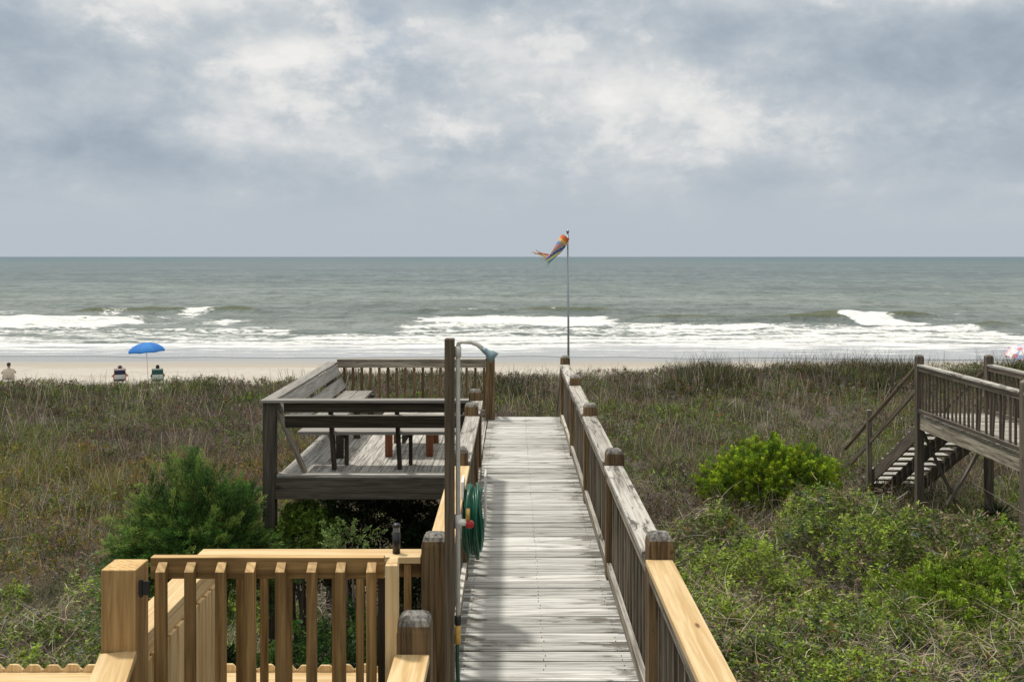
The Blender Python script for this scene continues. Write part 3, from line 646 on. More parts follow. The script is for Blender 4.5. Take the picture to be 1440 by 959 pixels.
# ------------------------------------------------------------------ neighbouring boardwalk on the right
nb = empty('boardwalk', (8.9, 17, gz(8.9, 17)), 'neighbouring dark boardwalk with beach stairs at the right edge', 'boardwalk')
ZD = -.66
mb = MB(); y = 11.5
while y < 19.35: mb.box(8.17, 9.63, y, y + .138, ZD - .04, ZD + random.uniform(-.004, .003), jit=.002); y += .146
mb.build('decking', M['rail'], nb)
mb = MB()
for x in (8.20, 8.9, 9.60): mb.box(x - .02, x + .02, 11.5, 19.33, ZD - .30, ZD - .045)
mb.build('joists', M['rail'], nb)
for x, ysn in ((8.20, (19.33, 15.32, 11.6)), (9.60, (19.33, 15.32, 11.6))):
    rl = empty('railing', (x, 15, ZD), None, None); child(rl, nb)
    for yc in ysn: MB().post(x - .07, x + .07, yc - .07, yc + .07, gz(x, yc) - .3, ZD + 1.19).build('post', M['far'], rl, bevel=.004)
    for i in range(2):
        a, b2 = ysn[i + 1] + .072, ysn[i] - .072
        MB().box(x - .075, x + .075, a, b2, ZD + .965, ZD + 1.0).build('cap_board', M['cap'], rl)
        MB().box(x - .055, x - .02, a, b2, ZD + .87, ZD + .962).box(x - .055, x - .02, a, b2, ZD + .03, ZD + .10).build('rail_board', M['far'], rl)
        n = round((b2 - a) / .16)
        for k in range(n):
            yc = a + (b2 - a) * (k + .5) / n; t_ = random.uniform(-.012, .012) + (.10 if random.random() < .06 else 0)
            MB().beam((x, yc + t_, ZD + .02), (x, yc, ZD + .962), .034, .034, up=(0, 1, 0)).build('baluster', M['far'], rl)
NT_ = 13
mb = MB()
for k in range(NT_): mb.box(8.35, 9.62, 19.42 + .29 * k, 19.55 + .29 * k, ZD - .22 - .172 * k, ZD - .18 - .172 * k).box(8.35, 9.62, 19.56 + .29 * k, 19.69 + .29 * k, ZD - .22 - .172 * k, ZD - .182 - .172 * k)
mb.build('stair_treads', M['deck'], nb)
e1 = (19.4 + .29 * NT_, ZD - .30 - .172 * NT_)
for x in (8.30, 8.95, 9.66): MB().beam((x, 19.42, ZD - .30), (x, e1[0], e1[1]), .04, .26).build('stair_stringer', M['far'], nb)
for x in (8.20, 9.66):
    MB().beam((x, 19.40, ZD + .96), (x, e1[0] + .5, e1[1] + .95), .09, .04).beam((x, 19.40, ZD + .50), (x, e1[0] + .1, e1[1] + .68), .04, .09).build('stair_handrail', M['bal'], nb)
    yp = 22.0; MB().box(x - .05, x + .05, yp, yp + .09, gz(x, yp) - .2, ZD - .36).build('post', M['far'], nb)
MB().beam((8.22, 19.235, -.98), (8.90, 19.235, -2.45), .04, .09, up=(0, 1, 0)).beam((9.58, 19.19, -.98), (8.70, 19.19, -2.45), .04, .09, up=(0, 1, 0)).build('brace', M['far'], nb)

# ------------------------------------------------------------------ beach umbrella, chairs, people
def cloth(name, cs, k=1.0):
    m, t, b, o = bare(name)
    if len(cs) == 1: t.put(b.inputs['Base Color'], cs[0])
    else:
        z = t.sep(t.node('ShaderNodeTexCoord').outputs['Object'])[2]
        f = t.math('FRACT', t.math('MULTIPLY', z, k)); t.put(b.inputs['Base Color'], t.mix(t.math('GREATER_THAN', f, .5), cs[0], cs[1]))
    b.inputs['Roughness'].default_value = .75; return m
def umbrella(name, c, r, h, rise, tilt, mats, label, n=8):
    root = empty(name, c, label, 'umbrella'); c = Vector(c); lean = Vector((math.sin(tilt[0]), math.sin(tilt[1]), 1)).normalized()
    top = c + lean * h; rot = Vector((0, 0, 1)).rotation_difference(lean).to_matrix()
    MB().tube([c + Vector((0, 0, -.3)), top + lean * .06], .018, 8).build('pole', M['white'], root, smooth=True)
    mb = MB(); K = n * 4
    def rim(t_, k):
        ph = 2 * math.pi * k / K; seg = (k % 4) / 4; sag = 1 - .045 * math.sin(seg * math.pi) * t_
        rr_ = r * math.sin(t_ * 1.15) / math.sin(1.15) * sag; z = rise * (math.cos(t_ * 1.15) - math.cos(1.15)) / (1 - math.cos(1.15))
        return top + rot @ Vector((rr_ * math.cos(ph), rr_ * math.sin(ph), z - rise))
    rings_ = [[rim(max(t_, .02), k) for k in range(K)] for t_ in (0, .2, .4, .6, .8, 1.0)]
    rings_.append([rim(1.0, k) + rot @ Vector((0, 0, -.10 + .025 * math.sin((k % 4) / 4 * math.pi))) for k in range(K)])
    o = mb.rings(rings_, cap=False); ob = o.build('canopy', mats, root)
    if len(mats) > 1: ob.data.polygons.foreach_set('material_index', [random.randrange(len(mats)) if n > 8 else (i % K) // 4 % len(mats) for i in range(len(ob.data.polygons))])
    sol = ob.modifiers.new('thick', 'SOLIDIFY'); sol.thickness = .006
    for k in range(n): MB().tube([top + rot @ Vector((0, 0, -rise * .1)), rim(.55, 4 * k) + rot @ Vector((0, 0, -.02)), rim(1.0, 4 * k) + rot @ Vector((0, 0, -.012))], .005, 4).build('rib', M['metal'], root)
    return root
BY = 53.0
def bpnt(u, Y=BY): x = (u - 720) * Y / F; return (x, Y, gz(x, Y))
umbrella('beach_umbrella', bpnt(209, 52.6), .98, 2.28, .42, (-.06, .0), [cloth('bright blue cloth', [(.012, .17, .52)]), cloth('deep blue cloth', [(.010, .14, .47)])], 'bright blue beach umbrella standing between two seated people')
umbrella('beach_umbrella', bpnt(1434, 50), 1.05, 2.40, .62, (.10, -.15), [cloth('pale blue cloth', [(.30, .42, .66)]), cloth('pink cloth', [(.66, .48, .50)]), cloth('white cloth', [(.74, .72, .72)]), cloth('white cloth', [(.70, .66, .68)]), cloth('red cloth', [(.50, .20, .22)])], 'tilted beach umbrella speckled pink, white and pale blue at the right edge', n=12)

def beach_chair(loc, label, backc, k, frame, group=None, seat_h=.26, rz=0):
    x, y, z = loc; root = empty('beach_chair', loc, label, 'beach chair', group, 0)
    fm = plain('chair tube', frame, .4)
    fr = MB()
    for s_ in (-1, 1):
        X = x + s_ * .28
        fr.tube([(X, y - .38, z + .92), (X, y + .02, z + .20), (X, y + .45, z + .24), (X, y + .47, z + .01), (X, y + .02, z + .012)], .013, 6)
        fr.tube([(X + s_ * .03, y - .30, z + .01), (X + s_ * .03, y + .28, z + .40)], .012, 6)
    fr.tube([(x - .28, y - .38, z + .92), (x + .28, y - .38, z + .92)], .013, 6).tube([(x - .31, y - .30, z + .012), (x + .31, y - .30, z + .012)], .012, 6)
    fr.build('frame', fm, root, smooth=True)
    bk = MB(); rows = [[(x + sx_ * .275, y - .38 + .40 * t_ - .03 * math.sin(t_ * 3.14), z + .92 - .72 * t_) for sx_ in (-1, -.5, 0, .5, 1)] for t_ in [i / 8 for i in range(9)]]
    bk.rings(rows, cap=False, closed=False); o = bk.build('back_cloth', cloth('striped canvas', backc, k * .62), root); o.modifiers.new('t', 'SOLIDIFY').thickness = .012
    sc_ = MB(); rows = [[(x + sx_ * .275, y + .02 + .43 * t_, z + .20 - .05 * math.sin(t_ * 3.14) + .04 * t_) for sx_ in (-1, -.5, 0, .5, 1)] for t_ in [i / 5 for i in range(6)]]
    sc_.rings(rows, cap=False, closed=False); o = sc_.build('seat_cloth', cloth('seat canvas', [backc[0]]), root); o.modifiers.new('t', 'SOLIDIFY').thickness = .012
    for s_ in (-1, 1): MB().beam((x + s_ * .32, y - .22, z + .46), (x + s_ * .32, y + .30, z + .44), .06, .025).build('armrest', fm, root, bevel=.006)
    root.rotation_euler.z = -math.atan2(x, y)
    return root
def person(loc, label, skin, top_c, hair_c, short_c, arms=0.0, hat=False, stand=False):
    """seated figure facing the sea, hips on a low chair"""
    x, y, z = loc
    J = {'pelvis': (0, .06, .30), 'belly': (0, -.02, .42), 'chest': (0, -.12, .62), 'neck': (0, -.16, .78), 'head0': (0, -.15, .86), 'head1': (0, -.14, .98)}
    ed = [('pelvis', 'belly'), ('belly', 'chest'), ('chest', 'neck'), ('neck', 'head0'), ('head0', 'head1')]
    rad = {'pelvis': (.15, .12), 'belly': (.14, .11), 'chest': (.155, .11), 'neck': (.055, .06), 'head0': (.075, .08), 'head1': (.08, .09)}
    for s_, n_ in ((-1, 'l'), (1, 'r')):
        J['sh' + n_] = (s_ * .19, -.14, .70); J['el' + n_] = (s_ * (.30 + arms), -.02, .46); J['wr' + n_] = (s_ * (.30 + arms * .5), .20, .47); J['ha' + n_] = (s_ * .29, .29, .465)
        J['hip' + n_] = (s_ * .09, .10, .29); J['kn' + n_] = (s_ * .13, .52, .40); J['an' + n_] = (s_ * .13, .84, .09); J['to' + n_] = (s_ * .14, 1.0, .05)
        ed += [('chest', 'sh' + n_), ('sh' + n_, 'el' + n_), ('el' + n_, 'wr' + n_), ('wr' + n_, 'ha' + n_), ('pelvis', 'hip' + n_), ('hip' + n_, 'kn' + n_), ('kn' + n_, 'an' + n_), ('an' + n_, 'to' + n_)]
        rad.update({'sh' + n_: (.06, .06), 'el' + n_: (.043, .043), 'wr' + n_: (.03, .03), 'ha' + n_: (.035, .022), 'hip' + n_: (.09, .09), 'kn' + n_: (.06, .06), 'an' + n_: (.04, .04), 'to' + n_: (.04, .025)})
    names = list(J); me = bpy.data.meshes.new('tmp'); me.from_pydata([J[n] for n in names], [(names.index(a), names.index(b)) for a, b in ed], [])
    o = bpy.data.objects.new('tmp', me); COL.objects.link(o); sk = o.modifiers.new('s', 'SKIN'); su = o.modifiers.new('u', 'SUBSURF'); su.levels = su.render_levels = 1
    for i, n in enumerate(names): me.skin_vertices[0].data[i].radius = rad[n]; me.skin_vertices[0].data[i].use_root = (i == 0)
    dg = bpy.context.evaluated_depsgraph_get(); dg.update(); m2 = bpy.data.meshes.new_from_object(o.evaluated_get(dg)); bpy.data.objects.remove(o)
    m2.transform(Matrix.Translation((x, y, z))); m2.name = 'person'
    m2.materials.clear()
    for m in (plain('skin', skin, .6), plain('shirt', top_c, .8), plain('shorts', short_c, .8)): m2.materials.append(m)
    for p in m2.polygons:
        c = p.center; lz, ly, lx = c.z - z, c.y - y, abs(c.x - x); p.use_smooth = True
        p.material_index = 1 if (lz > .40 and lz < .77 and ly < .1 and lx < .27 and not (lz < .56 and lx > .2)) else (2 if (lz < .42 and ly < .38 and lz > .15) else 0)
    m2.transform(Matrix.Translation((-x, -y, -z)))
    b = bpy.data.objects.new('person', m2); COL.objects.link(b); b.location = loc; tag(b, label, 'person')
    hr = MB(); c = Vector((x, y - .150, z + .945))
    hr.rings([[c + Vector((math.cos(2 * math.pi * k / 12) * .097 * r_, math.sin(2 * math.pi * k / 12) * .107 * r_ - (.012 if h_ < 0 else 0), h_)) for k in range(12)] for r_, h_ in ((.75, -.085), (.95, -.05), (1.03, .0), (1.0, .05), (.82, .09), (.45, .118), (.1, .128))])
    h = hr.build('hat' if hat else 'hair', plain('hair', hair_c, .7), None, smooth=True); child(h, b)
    if hat:
        br = MB().lathe(c + Vector((0, 0, .03)), [(.10, 0), (.17, -.012), (.17, -.006), (.10, .008)], 14).build('brim', plain('brim', hair_c, .7), None); child(br, h)
    b.rotation_euler.z = -math.atan2(x, y)
    return b
p1 = bpnt(168.5, 52.3); p2 = bpnt(221.5, 52.3)
p1 = (p1[0], p1[1], p1[2] + .0)
beach_chair(p1, 'low beach chair with red arms and white and navy back, left of the blue umbrella', [(.55, .60, .60), (.015, .02, .06)], 3.1, (.45, .05, .06))
beach_chair(p2, 'low beach chair with white and dark teal back, right of the blue umbrella', [(.012, .075, .075), (.55, .62, .58)], 2.9, (.06, .14, .14))
person((p1[0], p1[1] + .02, p1[2]), 'person in a dark cap seated left of the blue umbrella, facing the sea', (.38, .20, .13), (.62, .18, .17), (.01, .015, .03), (.03, .03, .06), .10, hat=True)
person((p2[0], p2[1] + .02, p2[2] + .03), 'person in a dark teal top seated right of the blue umbrella, facing the sea', (.33, .18, .12), (.02, .06, .07), (.012, .012, .016), (.03, .04, .06), .05)
p3 = bpnt(12, 53.5); beach_chair(p3, 'pale canvas beach chair at the far left edge of the beach', [(.58, .54, .47), (.60, .56, .50)], 2.0, (.50, .47, .42))
bpy.data.objects[[o.name for o in COL.objects if o.get('label', '').startswith('pale canvas')][0]].scale = (1, 1, .75)
person((p3[0], p3[1] + .02, p3[2] + .06), 'dark-haired person in pale clothing seated at the far left edge of the beach', (.40, .24, .17), (.60, .53, .45), (.03, .02, .018), (.5, .45, .4), .05)
p4 = bpnt(33, 46.5)
ft = empty('folding_table', p4, 'thin pink folding table on the sand near the left edge', 'table')
MB().box(p4[0] - .36, p4[0] + .36, p4[1] - .22, p4[1] + .22, p4[2] + .50, p4[2] + .53).build('table_top', plain('pink top', (.45, .17, .19), .6), ft, bevel=.005)
for sx_ in (-1, 1):
    for sy_ in (-1, 1): MB().tube([(p4[0] + sx_ * .32, p4[1] + sy_ * .18, p4[2] + .50), (p4[0] + sx_ * .36, p4[1] + sy_ * .2, p4[2] - .05)], .011, 6).build('leg', plain('table tube', (.5, .38, .38), .5), ft)
bg_ = bpnt(203.5, 50)
mbb = MB().lathe((bg_[0], bg_[1], bg_[2]), [(.20, 0), (.25, .08), (.23, .25), (.13, .36), (.05, .38)], 12).tube([(bg_[0] - .1, bg_[1], bg_[2] + .33), (bg_[0] - .02, bg_[1], bg_[2] + .52), (bg_[0] + .10, bg_[1], bg_[2] + .34)], .014, 6)
tag(mbb.build('beach_bag', plain('dark bag', (.03, .022, .018), .8), None, smooth=True), 'small dark beach bag on the sand beside the umbrella pole', 'bag')
st_ = bpnt(325.5, 47)
tag(MB().tube([(st_[0], st_[1], st_[2] - .2), (st_[0], st_[1], st_[2] + .55), (st_[0], st_[1], st_[2] + .86)], [.03, .03, .026], 6).lathe((st_[0], st_[1], st_[2] + .80), [(.035, 0), (.035, .06)], 6).build('marker_stake', plain('rusty stake', (.17, .05, .04), .7), None), 'short rusty marker stake standing behind the dune grass', 'stake')

# ------------------------------------------------------------------ vegetation
def mat_leaf(name, trans=.25, rough=.7):
    m, t, b, o = bare(name); c = t.attr('col').outputs['Color']
    t.put(b.inputs['Base Color'], c); b.inputs['Roughness'].default_value = rough; b.inputs['Specular IOR Level'].default_value = .2
    tr = t.node('ShaderNodeBsdfTranslucent'); t.put(tr.inputs['Color'], c); mx = t.node('ShaderNodeMixShader'); mx.inputs[0].default_value = trans
    t.l.new(b.outputs[0], mx.inputs[1]); t.l.new(tr.outputs[0], mx.inputs[2]); t.l.new(mx.outputs[0], o.inputs[0]); return m
M['blade'] = mat_leaf('grass blades', .30); M['leaf'] = mat_leaf('leaves', .33, .5); M['stem'] = mat_leaf('dry stems', .0)
def col_mesh(name, co, q, col, mat, parent=None):
    me = poly_mesh(name, co, q); a = me.attributes.new('col', 'FLOAT_COLOR', 'POINT')
    c4 = np.ones((len(co), 4), np.float32); c4[:, :3] = col; a.data.foreach_set('color', c4.ravel()); me.materials.append(mat)
    o = bpy.data.objects.new(name, me); COL.objects.link(o)
    if parent is not None: child(o, parent)
    return o
def blades(base, dirv, L, w, bend, seg=2, taper=.85):
    """ribbons: base (n,3), dirv (n,3) unit, length, width, bend vector (n,3) added at the tip"""
    n = len(base); a = RNG.random(n) * 2 * np.pi; side = np.stack([np.cos(a), np.sin(a), np.zeros(n)], 1)
    side -= dirv * np.sum(side * dirv, 1, keepdims=True); side /= np.linalg.norm(side, axis=1, keepdims=True) + 1e-9
    lv = []
    for i in range(seg + 1):
        t_ = i / seg; c = base + dirv * (L * t_)[:, None] + bend * (t_ * t_); ww = (w * (1 - t_ * taper))[:, None] * .5
        lv += [c - side * ww, c + side * ww]
    V = np.stack(lv, 1).reshape(-1, 3); k = 2 * (seg + 1); b0 = (np.arange(n) * k)[:, None]
    Q = np.concatenate([b0 + np.array([[2 * i, 2 * i + 1, 2 * i + 3, 2 * i + 2]]) for i in range(seg)], 0)
    return V, Q, k
def scatter(n, x0, x1, y0, y1):
    """points in a band, spread over the width the camera and its neighbours could see"""
    y = y0 + (y1 - y0) * RNG.random(n)
    half = .57 * y + 2.5; x = (RNG.random(n) * 2 - 1) * half; k = (x > x0) & (x < x1); return x[k], y[k]
PAL = {'tan': (.36, .29, .19), 'grey': (.29, .27, .235), 'purple': (.215, .145, .150), 'green': (.125, .185, .034), 'dkgreen': (.050, .078, .022), 'gold': (.30, .225, .05), 'rust': (.24, .11, .035),
       'olive': (.13, .135, .04), 'bright': (.28, .38, .045), 'straw': (.50, .42, .29), 'blue': (.13, .18, .13), 'dark': (.040, .030, .020), 'brown': (.17, .115, .075), 'rust2': (.26, .13, .05)}
PAL = {k: np.array(v) for k, v in PAL.items()}
def pick(weights, n, spread=1.3):
    """weights: dict name -> (n,) array; returns the colour drawn for each"""
    names = list(weights); Wt = np.stack([weights[k] * np.ones(n) for k in names], 1); Wt = Wt / Wt.sum(1, keepdims=True); c = np.cumsum(Wt, 1); r = RNG.random(n)[:, None]
    i = (r > c).sum(1).clip(0, len(names) - 1); C = np.stack([PAL[k] for k in names])[i]
    return C * (1 - spread / 2 + spread * RNG.random(n))[:, None]
def inside_structure(x, y):
    return ((x > -.9) & (x < 1.3) & (y < 8)) | ((x > -8) & (x < -.4) & (y < 6.8))
def canopy(x, y):
    """how high the low leafy scrub stands, right of the boardwalk and in patches on the left"""
    m = fbm(x, y, .62, 91, 3); m2 = fbm(x, y, 1.7, 37, 2)
    r = sm(x, 2.2, 4.4) * sm(y, 8, 9.5) * (1 - sm(y, 18.0 + (fbm(x, y, .4, 8) - .5) * 5, 21))
    l = (1 - sm(x, -4, -2.2)) * (1 - sm(y, 14.5, 17.5)) * sm(fbm(x, y, .8, 23, 3), .48, .62) * .40
    bank = sm(x, 4.5, 8) * sm(y, 14, 16.0) * (1 - sm(y, 17, 19)) * .45
    strip = sm(x, 1.0, 2) * (1 - sm(x, 3.0, 4.5)) * (1 - sm(y, 13, 20)) * .40
    return r * (1 - sm(y - 2.6 * (1 - sm(x, 6.2, 7.4)), 15.8, 18)) * (.22 + .80 * sm(m, .36, .66) + .30 * (m2 - .4)) + l + bank * .5 + strip
# dune grass, one mass nobody could count
def grass():
    parts = []
    for (n, y0, y1, hmin, hmax, w) in ((100000, 7.0, 12.5, .14, .42, .007), (150000, 12.5, 19, .16, .46, .009), (160000, 19, 28, .14, .52, .012), (170000, 28, 42.5, .12, .46, .017)):
        x, y = scatter(n, -60, 60, y0, y1); k = ~inside_structure(x, y); x, y = x[k], y[k]
        # clumping: thin out where the clump noise is low
        c = fbm(x, y, 1.3, 31, 3); k = (RNG.random(len(x)) < sm(c, .32, .56) * .95 + .06) & (RNG.random(len(x)) > sm(canopy(x, y), .2, .5) * .6); x, y = x[k], y[k]; n_ = len(x)
        mass = fbm(x, y, .75, 77, 3); g1 = fbm(x, y, .34, 41, 3); g2 = fbm(x, y, .60, 55, 3); g3 = fbm(x, y, 1.1, 66, 3); g4 = fbm(x, y, .5, 88, 3)
        wob = (fbm(x, y, .4, 12) - .5) * 4
        band_gold = sm(y + wob, 17.0, 19.5) * (1 - sm(y + wob, 24, 26)) * (1 - sm(x, -6, -2)); near = 1 - sm(y, 17, 20); crest = sm(y, 33, 36)
        Wt = {'tan': .22 + .8 * near + .6 * sm(g4, .5, .62), 'straw': .10 + .55 * near * sm(g1, .4, .6) + .25 * sm(g4, .5, .6), 'grey': .8 + .9 * sm(g3, .45, .6) + .8 * near, 'brown': .45 + .7 * sm(g4, .56, .44), 'purple': (.75 + 4.2 * sm(g1, .48, .60)) * (1 - near) * (1 - .8 * band_gold),
              'green': .45 + 4.2 * sm(g2, .52, .61) + near * 1.6 * sm(g3, .42, .58), 'dkgreen': .30 + 1.2 * crest + .5 * near, 'gold': .10 + 2.9 * band_gold, 'rust': .25 + 2.2 * band_gold * sm(g1, .45, .58) + .7 * sm(g3, .58, .66),
              'olive': .25 + 1.3 * band_gold + .6 * crest, 'dark': .9 + 1.0 * crest, 'bright': .05 + 1.2 * sm(g2, .58, .66), 'blue': .25 * sm(g4, .3, .5)}
        C = pick(Wt, n_) * (.75 + .45 * sm(mass, .35, .65))[:, None]
        mf = sm(fbm(x, y, 1.9, 99, 3), .32, .66); L = (hmin + (hmax - hmin) * RNG.random(n_)) * (.35 + .75 * sm(mass, .3, .7) + .65 * mf); lean = RNG.random(n_) ** .8 * (.75 + .50 * near); a = RNG.random(n_) * 2 * np.pi
        d = np.stack([np.cos(a) * lean, np.sin(a) * lean, np.ones(n_)], 1); d /= np.linalg.norm(d, axis=1, keepdims=True)
        a2 = a + RNG.normal(0, .5, n_); bend = np.stack([np.cos(a2), np.sin(a2), -.6 * np.ones(n_)], 1) * (L * (.08 + (.25 + .3 * near) * RNG.random(n_)))[:, None]
        base = np.stack([x, y, ground_z(x, y) - .02 + canopy(x, y) * .75 * RNG.random(n_)], 1)
        V, Q, kk = blades(base, d, L, w * (.5 + 1.0 * RNG.random(n_)), bend); parts.append((V, Q, np.repeat(C, kk, 0)))
    # thin pale seed stalks
    for (n, y0, y1, w) in ((5000, 17, 26, .009), (6500, 26, 40, .013)):
        x, y = scatter(n, -60, 60, y0, y1); c = fbm(x, y, .5, 34, 3); k = RNG.random(len(x)) < sm(c, .4, .6); x, y = x[k], y[k]; n_ = len(x)
        C = pick({'straw': 1.2, 'tan': .8, 'grey': .8, 'purple': .5}, n_); a = RNG.random(n_) * 2 * np.pi; lean = .30 * RNG.random(n_)
        d = unit(np.stack([np.cos(a) * lean, np.sin(a) * lean, np.ones(n_)], 1)); L = .5 + .5 * RNG.random(n_)
        V, Q, kk = blades(np.stack([x, y, ground_z(x, y)], 1), d, L, np.full(n_, w), d * 0 + np.stack([np.cos(a), np.sin(a), -a * 0], 1) * .08, 2, .3); parts.append((V, Q, np.repeat(C, kk, 0)))
    off = 0; VV, QQ, CC = [], [], []
    for V, Q, C in parts: VV.append(V); QQ.append(Q + off); CC.append(C); off += len(V)
    tag(col_mesh('dune_grass', np.concatenate(VV), np.concatenate(QQ), np.concatenate(CC), M['blade']), 'tangled brown, grey and green dune grass', None, kind='stuff')
def unit(v): return v / (np.linalg.norm(v, axis=1, keepdims=True) + 1e-9)
grass()
def sea_oats():
    n = 60000; x, y = scatter(n, -70, 70, 34.5, 41.8); c = fbm(x, y * .3, .38, 13, 3); k = RNG.random(len(x)) < (sm(c, .36, .6) + .05) * (.35 + .65 * sm(x, -14, -7)); x, y, c = x[k], y[k], c[k]; n_ = len(x)
    hi = sm(c, .40, .62); right = sm(x, 4.5, 8)
    L = (.22 + .34 * RNG.random(n_)) * (.6 + .7 * hi); tall = RNG.random(n_) < .05 + .06 * right; L = np.where(tall, .60 + .50 * RNG.random(n_), L) * (.95 + .25 * right)
    a = RNG.random(n_) * 2 * np.pi; lean = .05 + .38 * RNG.random(n_) * ~tall + .12 * RNG.random(n_); d = np.stack([np.cos(a) * lean + .08, np.sin(a) * lean, np.ones(n_)], 1); d /= np.linalg.norm(d, axis=1, keepdims=True)
    bend = np.stack([np.cos(a), np.sin(a), -.3 * np.ones(n_)], 1) * (L * .22)[:, None]
    C = pick({'dkgreen': 1.6, 'olive': 1.2, 'grey': .6, 'rust': .35, 'green': .4, 'dark': 1.8, 'purple': .3}, n_) * .72
    V, Q, kk = blades(np.stack([x, y, ground_z(x, y) - .02], 1), d, L, np.where(tall, .022, .022), bend, 3)
    tag(col_mesh('sea_oats', V, Q, np.repeat(C, kk, 0), M['blade']), 'dark sea oats along the dune crest', None, kind='stuff')
sea_oats()
def leaves(pos, nrm, size, col, aspect=.5, level=0.0):
    """pointed four-cornered leaves; nrm: (n,3) growth direction"""
    n = len(pos); r = RNG.normal(size=(n, 3)) + np.array([0, 0, level]); side = np.cross(nrm, r); side /= np.linalg.norm(side, axis=1, keepdims=True) + 1e-9
    s = np.asarray(size)[:, None]; V = np.stack([pos, pos + nrm * s * .5 + side * s * aspect * .5, pos + nrm * s, pos + nrm * s * .5 - side * s * aspect * .5], 1).reshape(-1, 3)
    return V, np.arange(n * 4).reshape(n, 4), np.repeat(col, 4, 0)
def ground_cover():
    # sprigs: short shoots carrying narrow leaves, gathered in mounds
    n = 88000; y = 7.5 + 14 * RNG.random(n) ** .9; half = .57 * y + 2; x = (RNG.random(n) * 2 - 1) * half; k = ~inside_structure(x, y); x, y = x[k], y[k]
    h = canopy(x, y); k = (h > .12) & (RNG.random(len(x)) < .22 + .85 * sm(fbm(x, y, 1.6, 19, 3), .36, .52)); x, y, h = x[k], y[k], h[k]; n_ = len(x)
    lumps = (fbm(x, y, 2.2, 44, 3) - .5) * .60; z = ground_z(x, y) + np.maximum(h + lumps, .05) * (1 - .5 * RNG.random(n_) ** 2.5); g = fbm(x, y, .55, 61, 3); g2 = fbm(x, y, 1.4, 15, 2); g3 = fbm(x, y, .95, 83, 3)
    C = pick({'green': 2.2, 'bright': .9 + 6.5 * sm(g, .42, .58), 'dkgreen': .7, 'olive': .5, 'rust': .03 + .8 * sm(g2, .70, .80), 'tan': .25 + 2.2 * sm(g3, .54, .64), 'brown': .15 + 1.6 * sm(g3, .54, .64), 'blue': .4}, n_, .7)
    d = unit(np.stack([RNG.normal(0, .7, n_), RNG.normal(0, .7, n_), RNG.normal(.9, .4, n_)], 1)); P = np.stack([x, y, z], 1); per = 9
    t_ = np.tile(np.arange(per) / per, n_)[:, None]; Pr = np.repeat(P, per, 0) + np.repeat(d, per, 0) * t_ * .16; ld = unit(np.repeat(d, per, 0) * .25 + RNG.normal(0, 1, (n_ * per, 3)) * np.array([.8, .8, .40]))
    Cr = np.repeat(C, per, 0) * (.7 + .6 * RNG.random(n_ * per))[:, None]
    V, Q, C2 = leaves(Pr, ld, (.044 + .036 * RNG.random(n_ * per)) * (.75 + Pr[:, 1] * .018), Cr, .38, 1.6)
    tag(col_mesh('ground_cover', V, Q, C2, M['leaf']), 'low green leafy scrub covering the near dune', None, kind='stuff')
ground_cover()
def dune_scrub():
    # small bushy growth between the grasses
    n = 110000; x, y = scatter(n, -60, 60, 15.5, 42); g1 = fbm(x, y, .40, 41, 3); g2 = fbm(x, y, .60, 55, 3); g3 = fbm(x, y, 1.3, 66, 3)
    k = RNG.random(len(x)) < .12 + .95 * sm(g3, .40, .58); x, y, g1, g2, g3 = x[k], y[k], g1[k], g2[k], g3[k]; n_ = len(x)
    gb = sm(y + (g1 - .5) * 12, 17, 19.5) * (1 - sm(y + (g1 - .5) * 12, 23.5, 25.5)) * (1 - sm(x, -6.5, -3)); hh = .08 + .34 * sm(g3, .42, .66) * RNG.random(n_) ** .6; z = ground_z(x, y) + hh; crest = sm(y, 32, 36)
    C = pick({'green': 1.0 + 4 * sm(g2, .49, .59), 'dkgreen': 1.4 + 1.8 * crest, 'olive': 1.0, 'grey': .7, 'brown': .5, 'purple': .8 + 3.2 * sm(g1, .48, .58), 'rust': .25 + .6 * sm(g3, .6, .7), 'dark': .6, 'bright': .1 + 1.3 * sm(g2, .56, .64), 'gold': 6.0 * gb, 'rust2': 1.6 * gb}, n_, .7)
    per = 6; d = unit(np.stack([RNG.normal(0, .6, n_), RNG.normal(0, .6, n_), np.ones(n_)], 1)); t_ = np.tile(np.arange(per) / per, n_)[:, None]
    Pr = np.repeat(np.stack([x, y, z], 1), per, 0) + np.repeat(d, per, 0) * t_ * .16; ld = unit(np.repeat(d, per, 0) * .4 + RNG.normal(0, .7, (n_ * per, 3)))
    V, Q, C2 = leaves(Pr, ld, (.045 + .04 * RNG.random(n_ * per)) * (.6 + Pr[:, 1] * .016), np.repeat(C, per, 0) * (.7 + .6 * RNG.random(n_ * per))[:, None], .34, .5)
    tag(col_mesh('dune_scrub', V, Q, C2, M['leaf']), 'low mixed green and purple brown scrub between the grasses', None, kind='stuff')
dune_scrub()
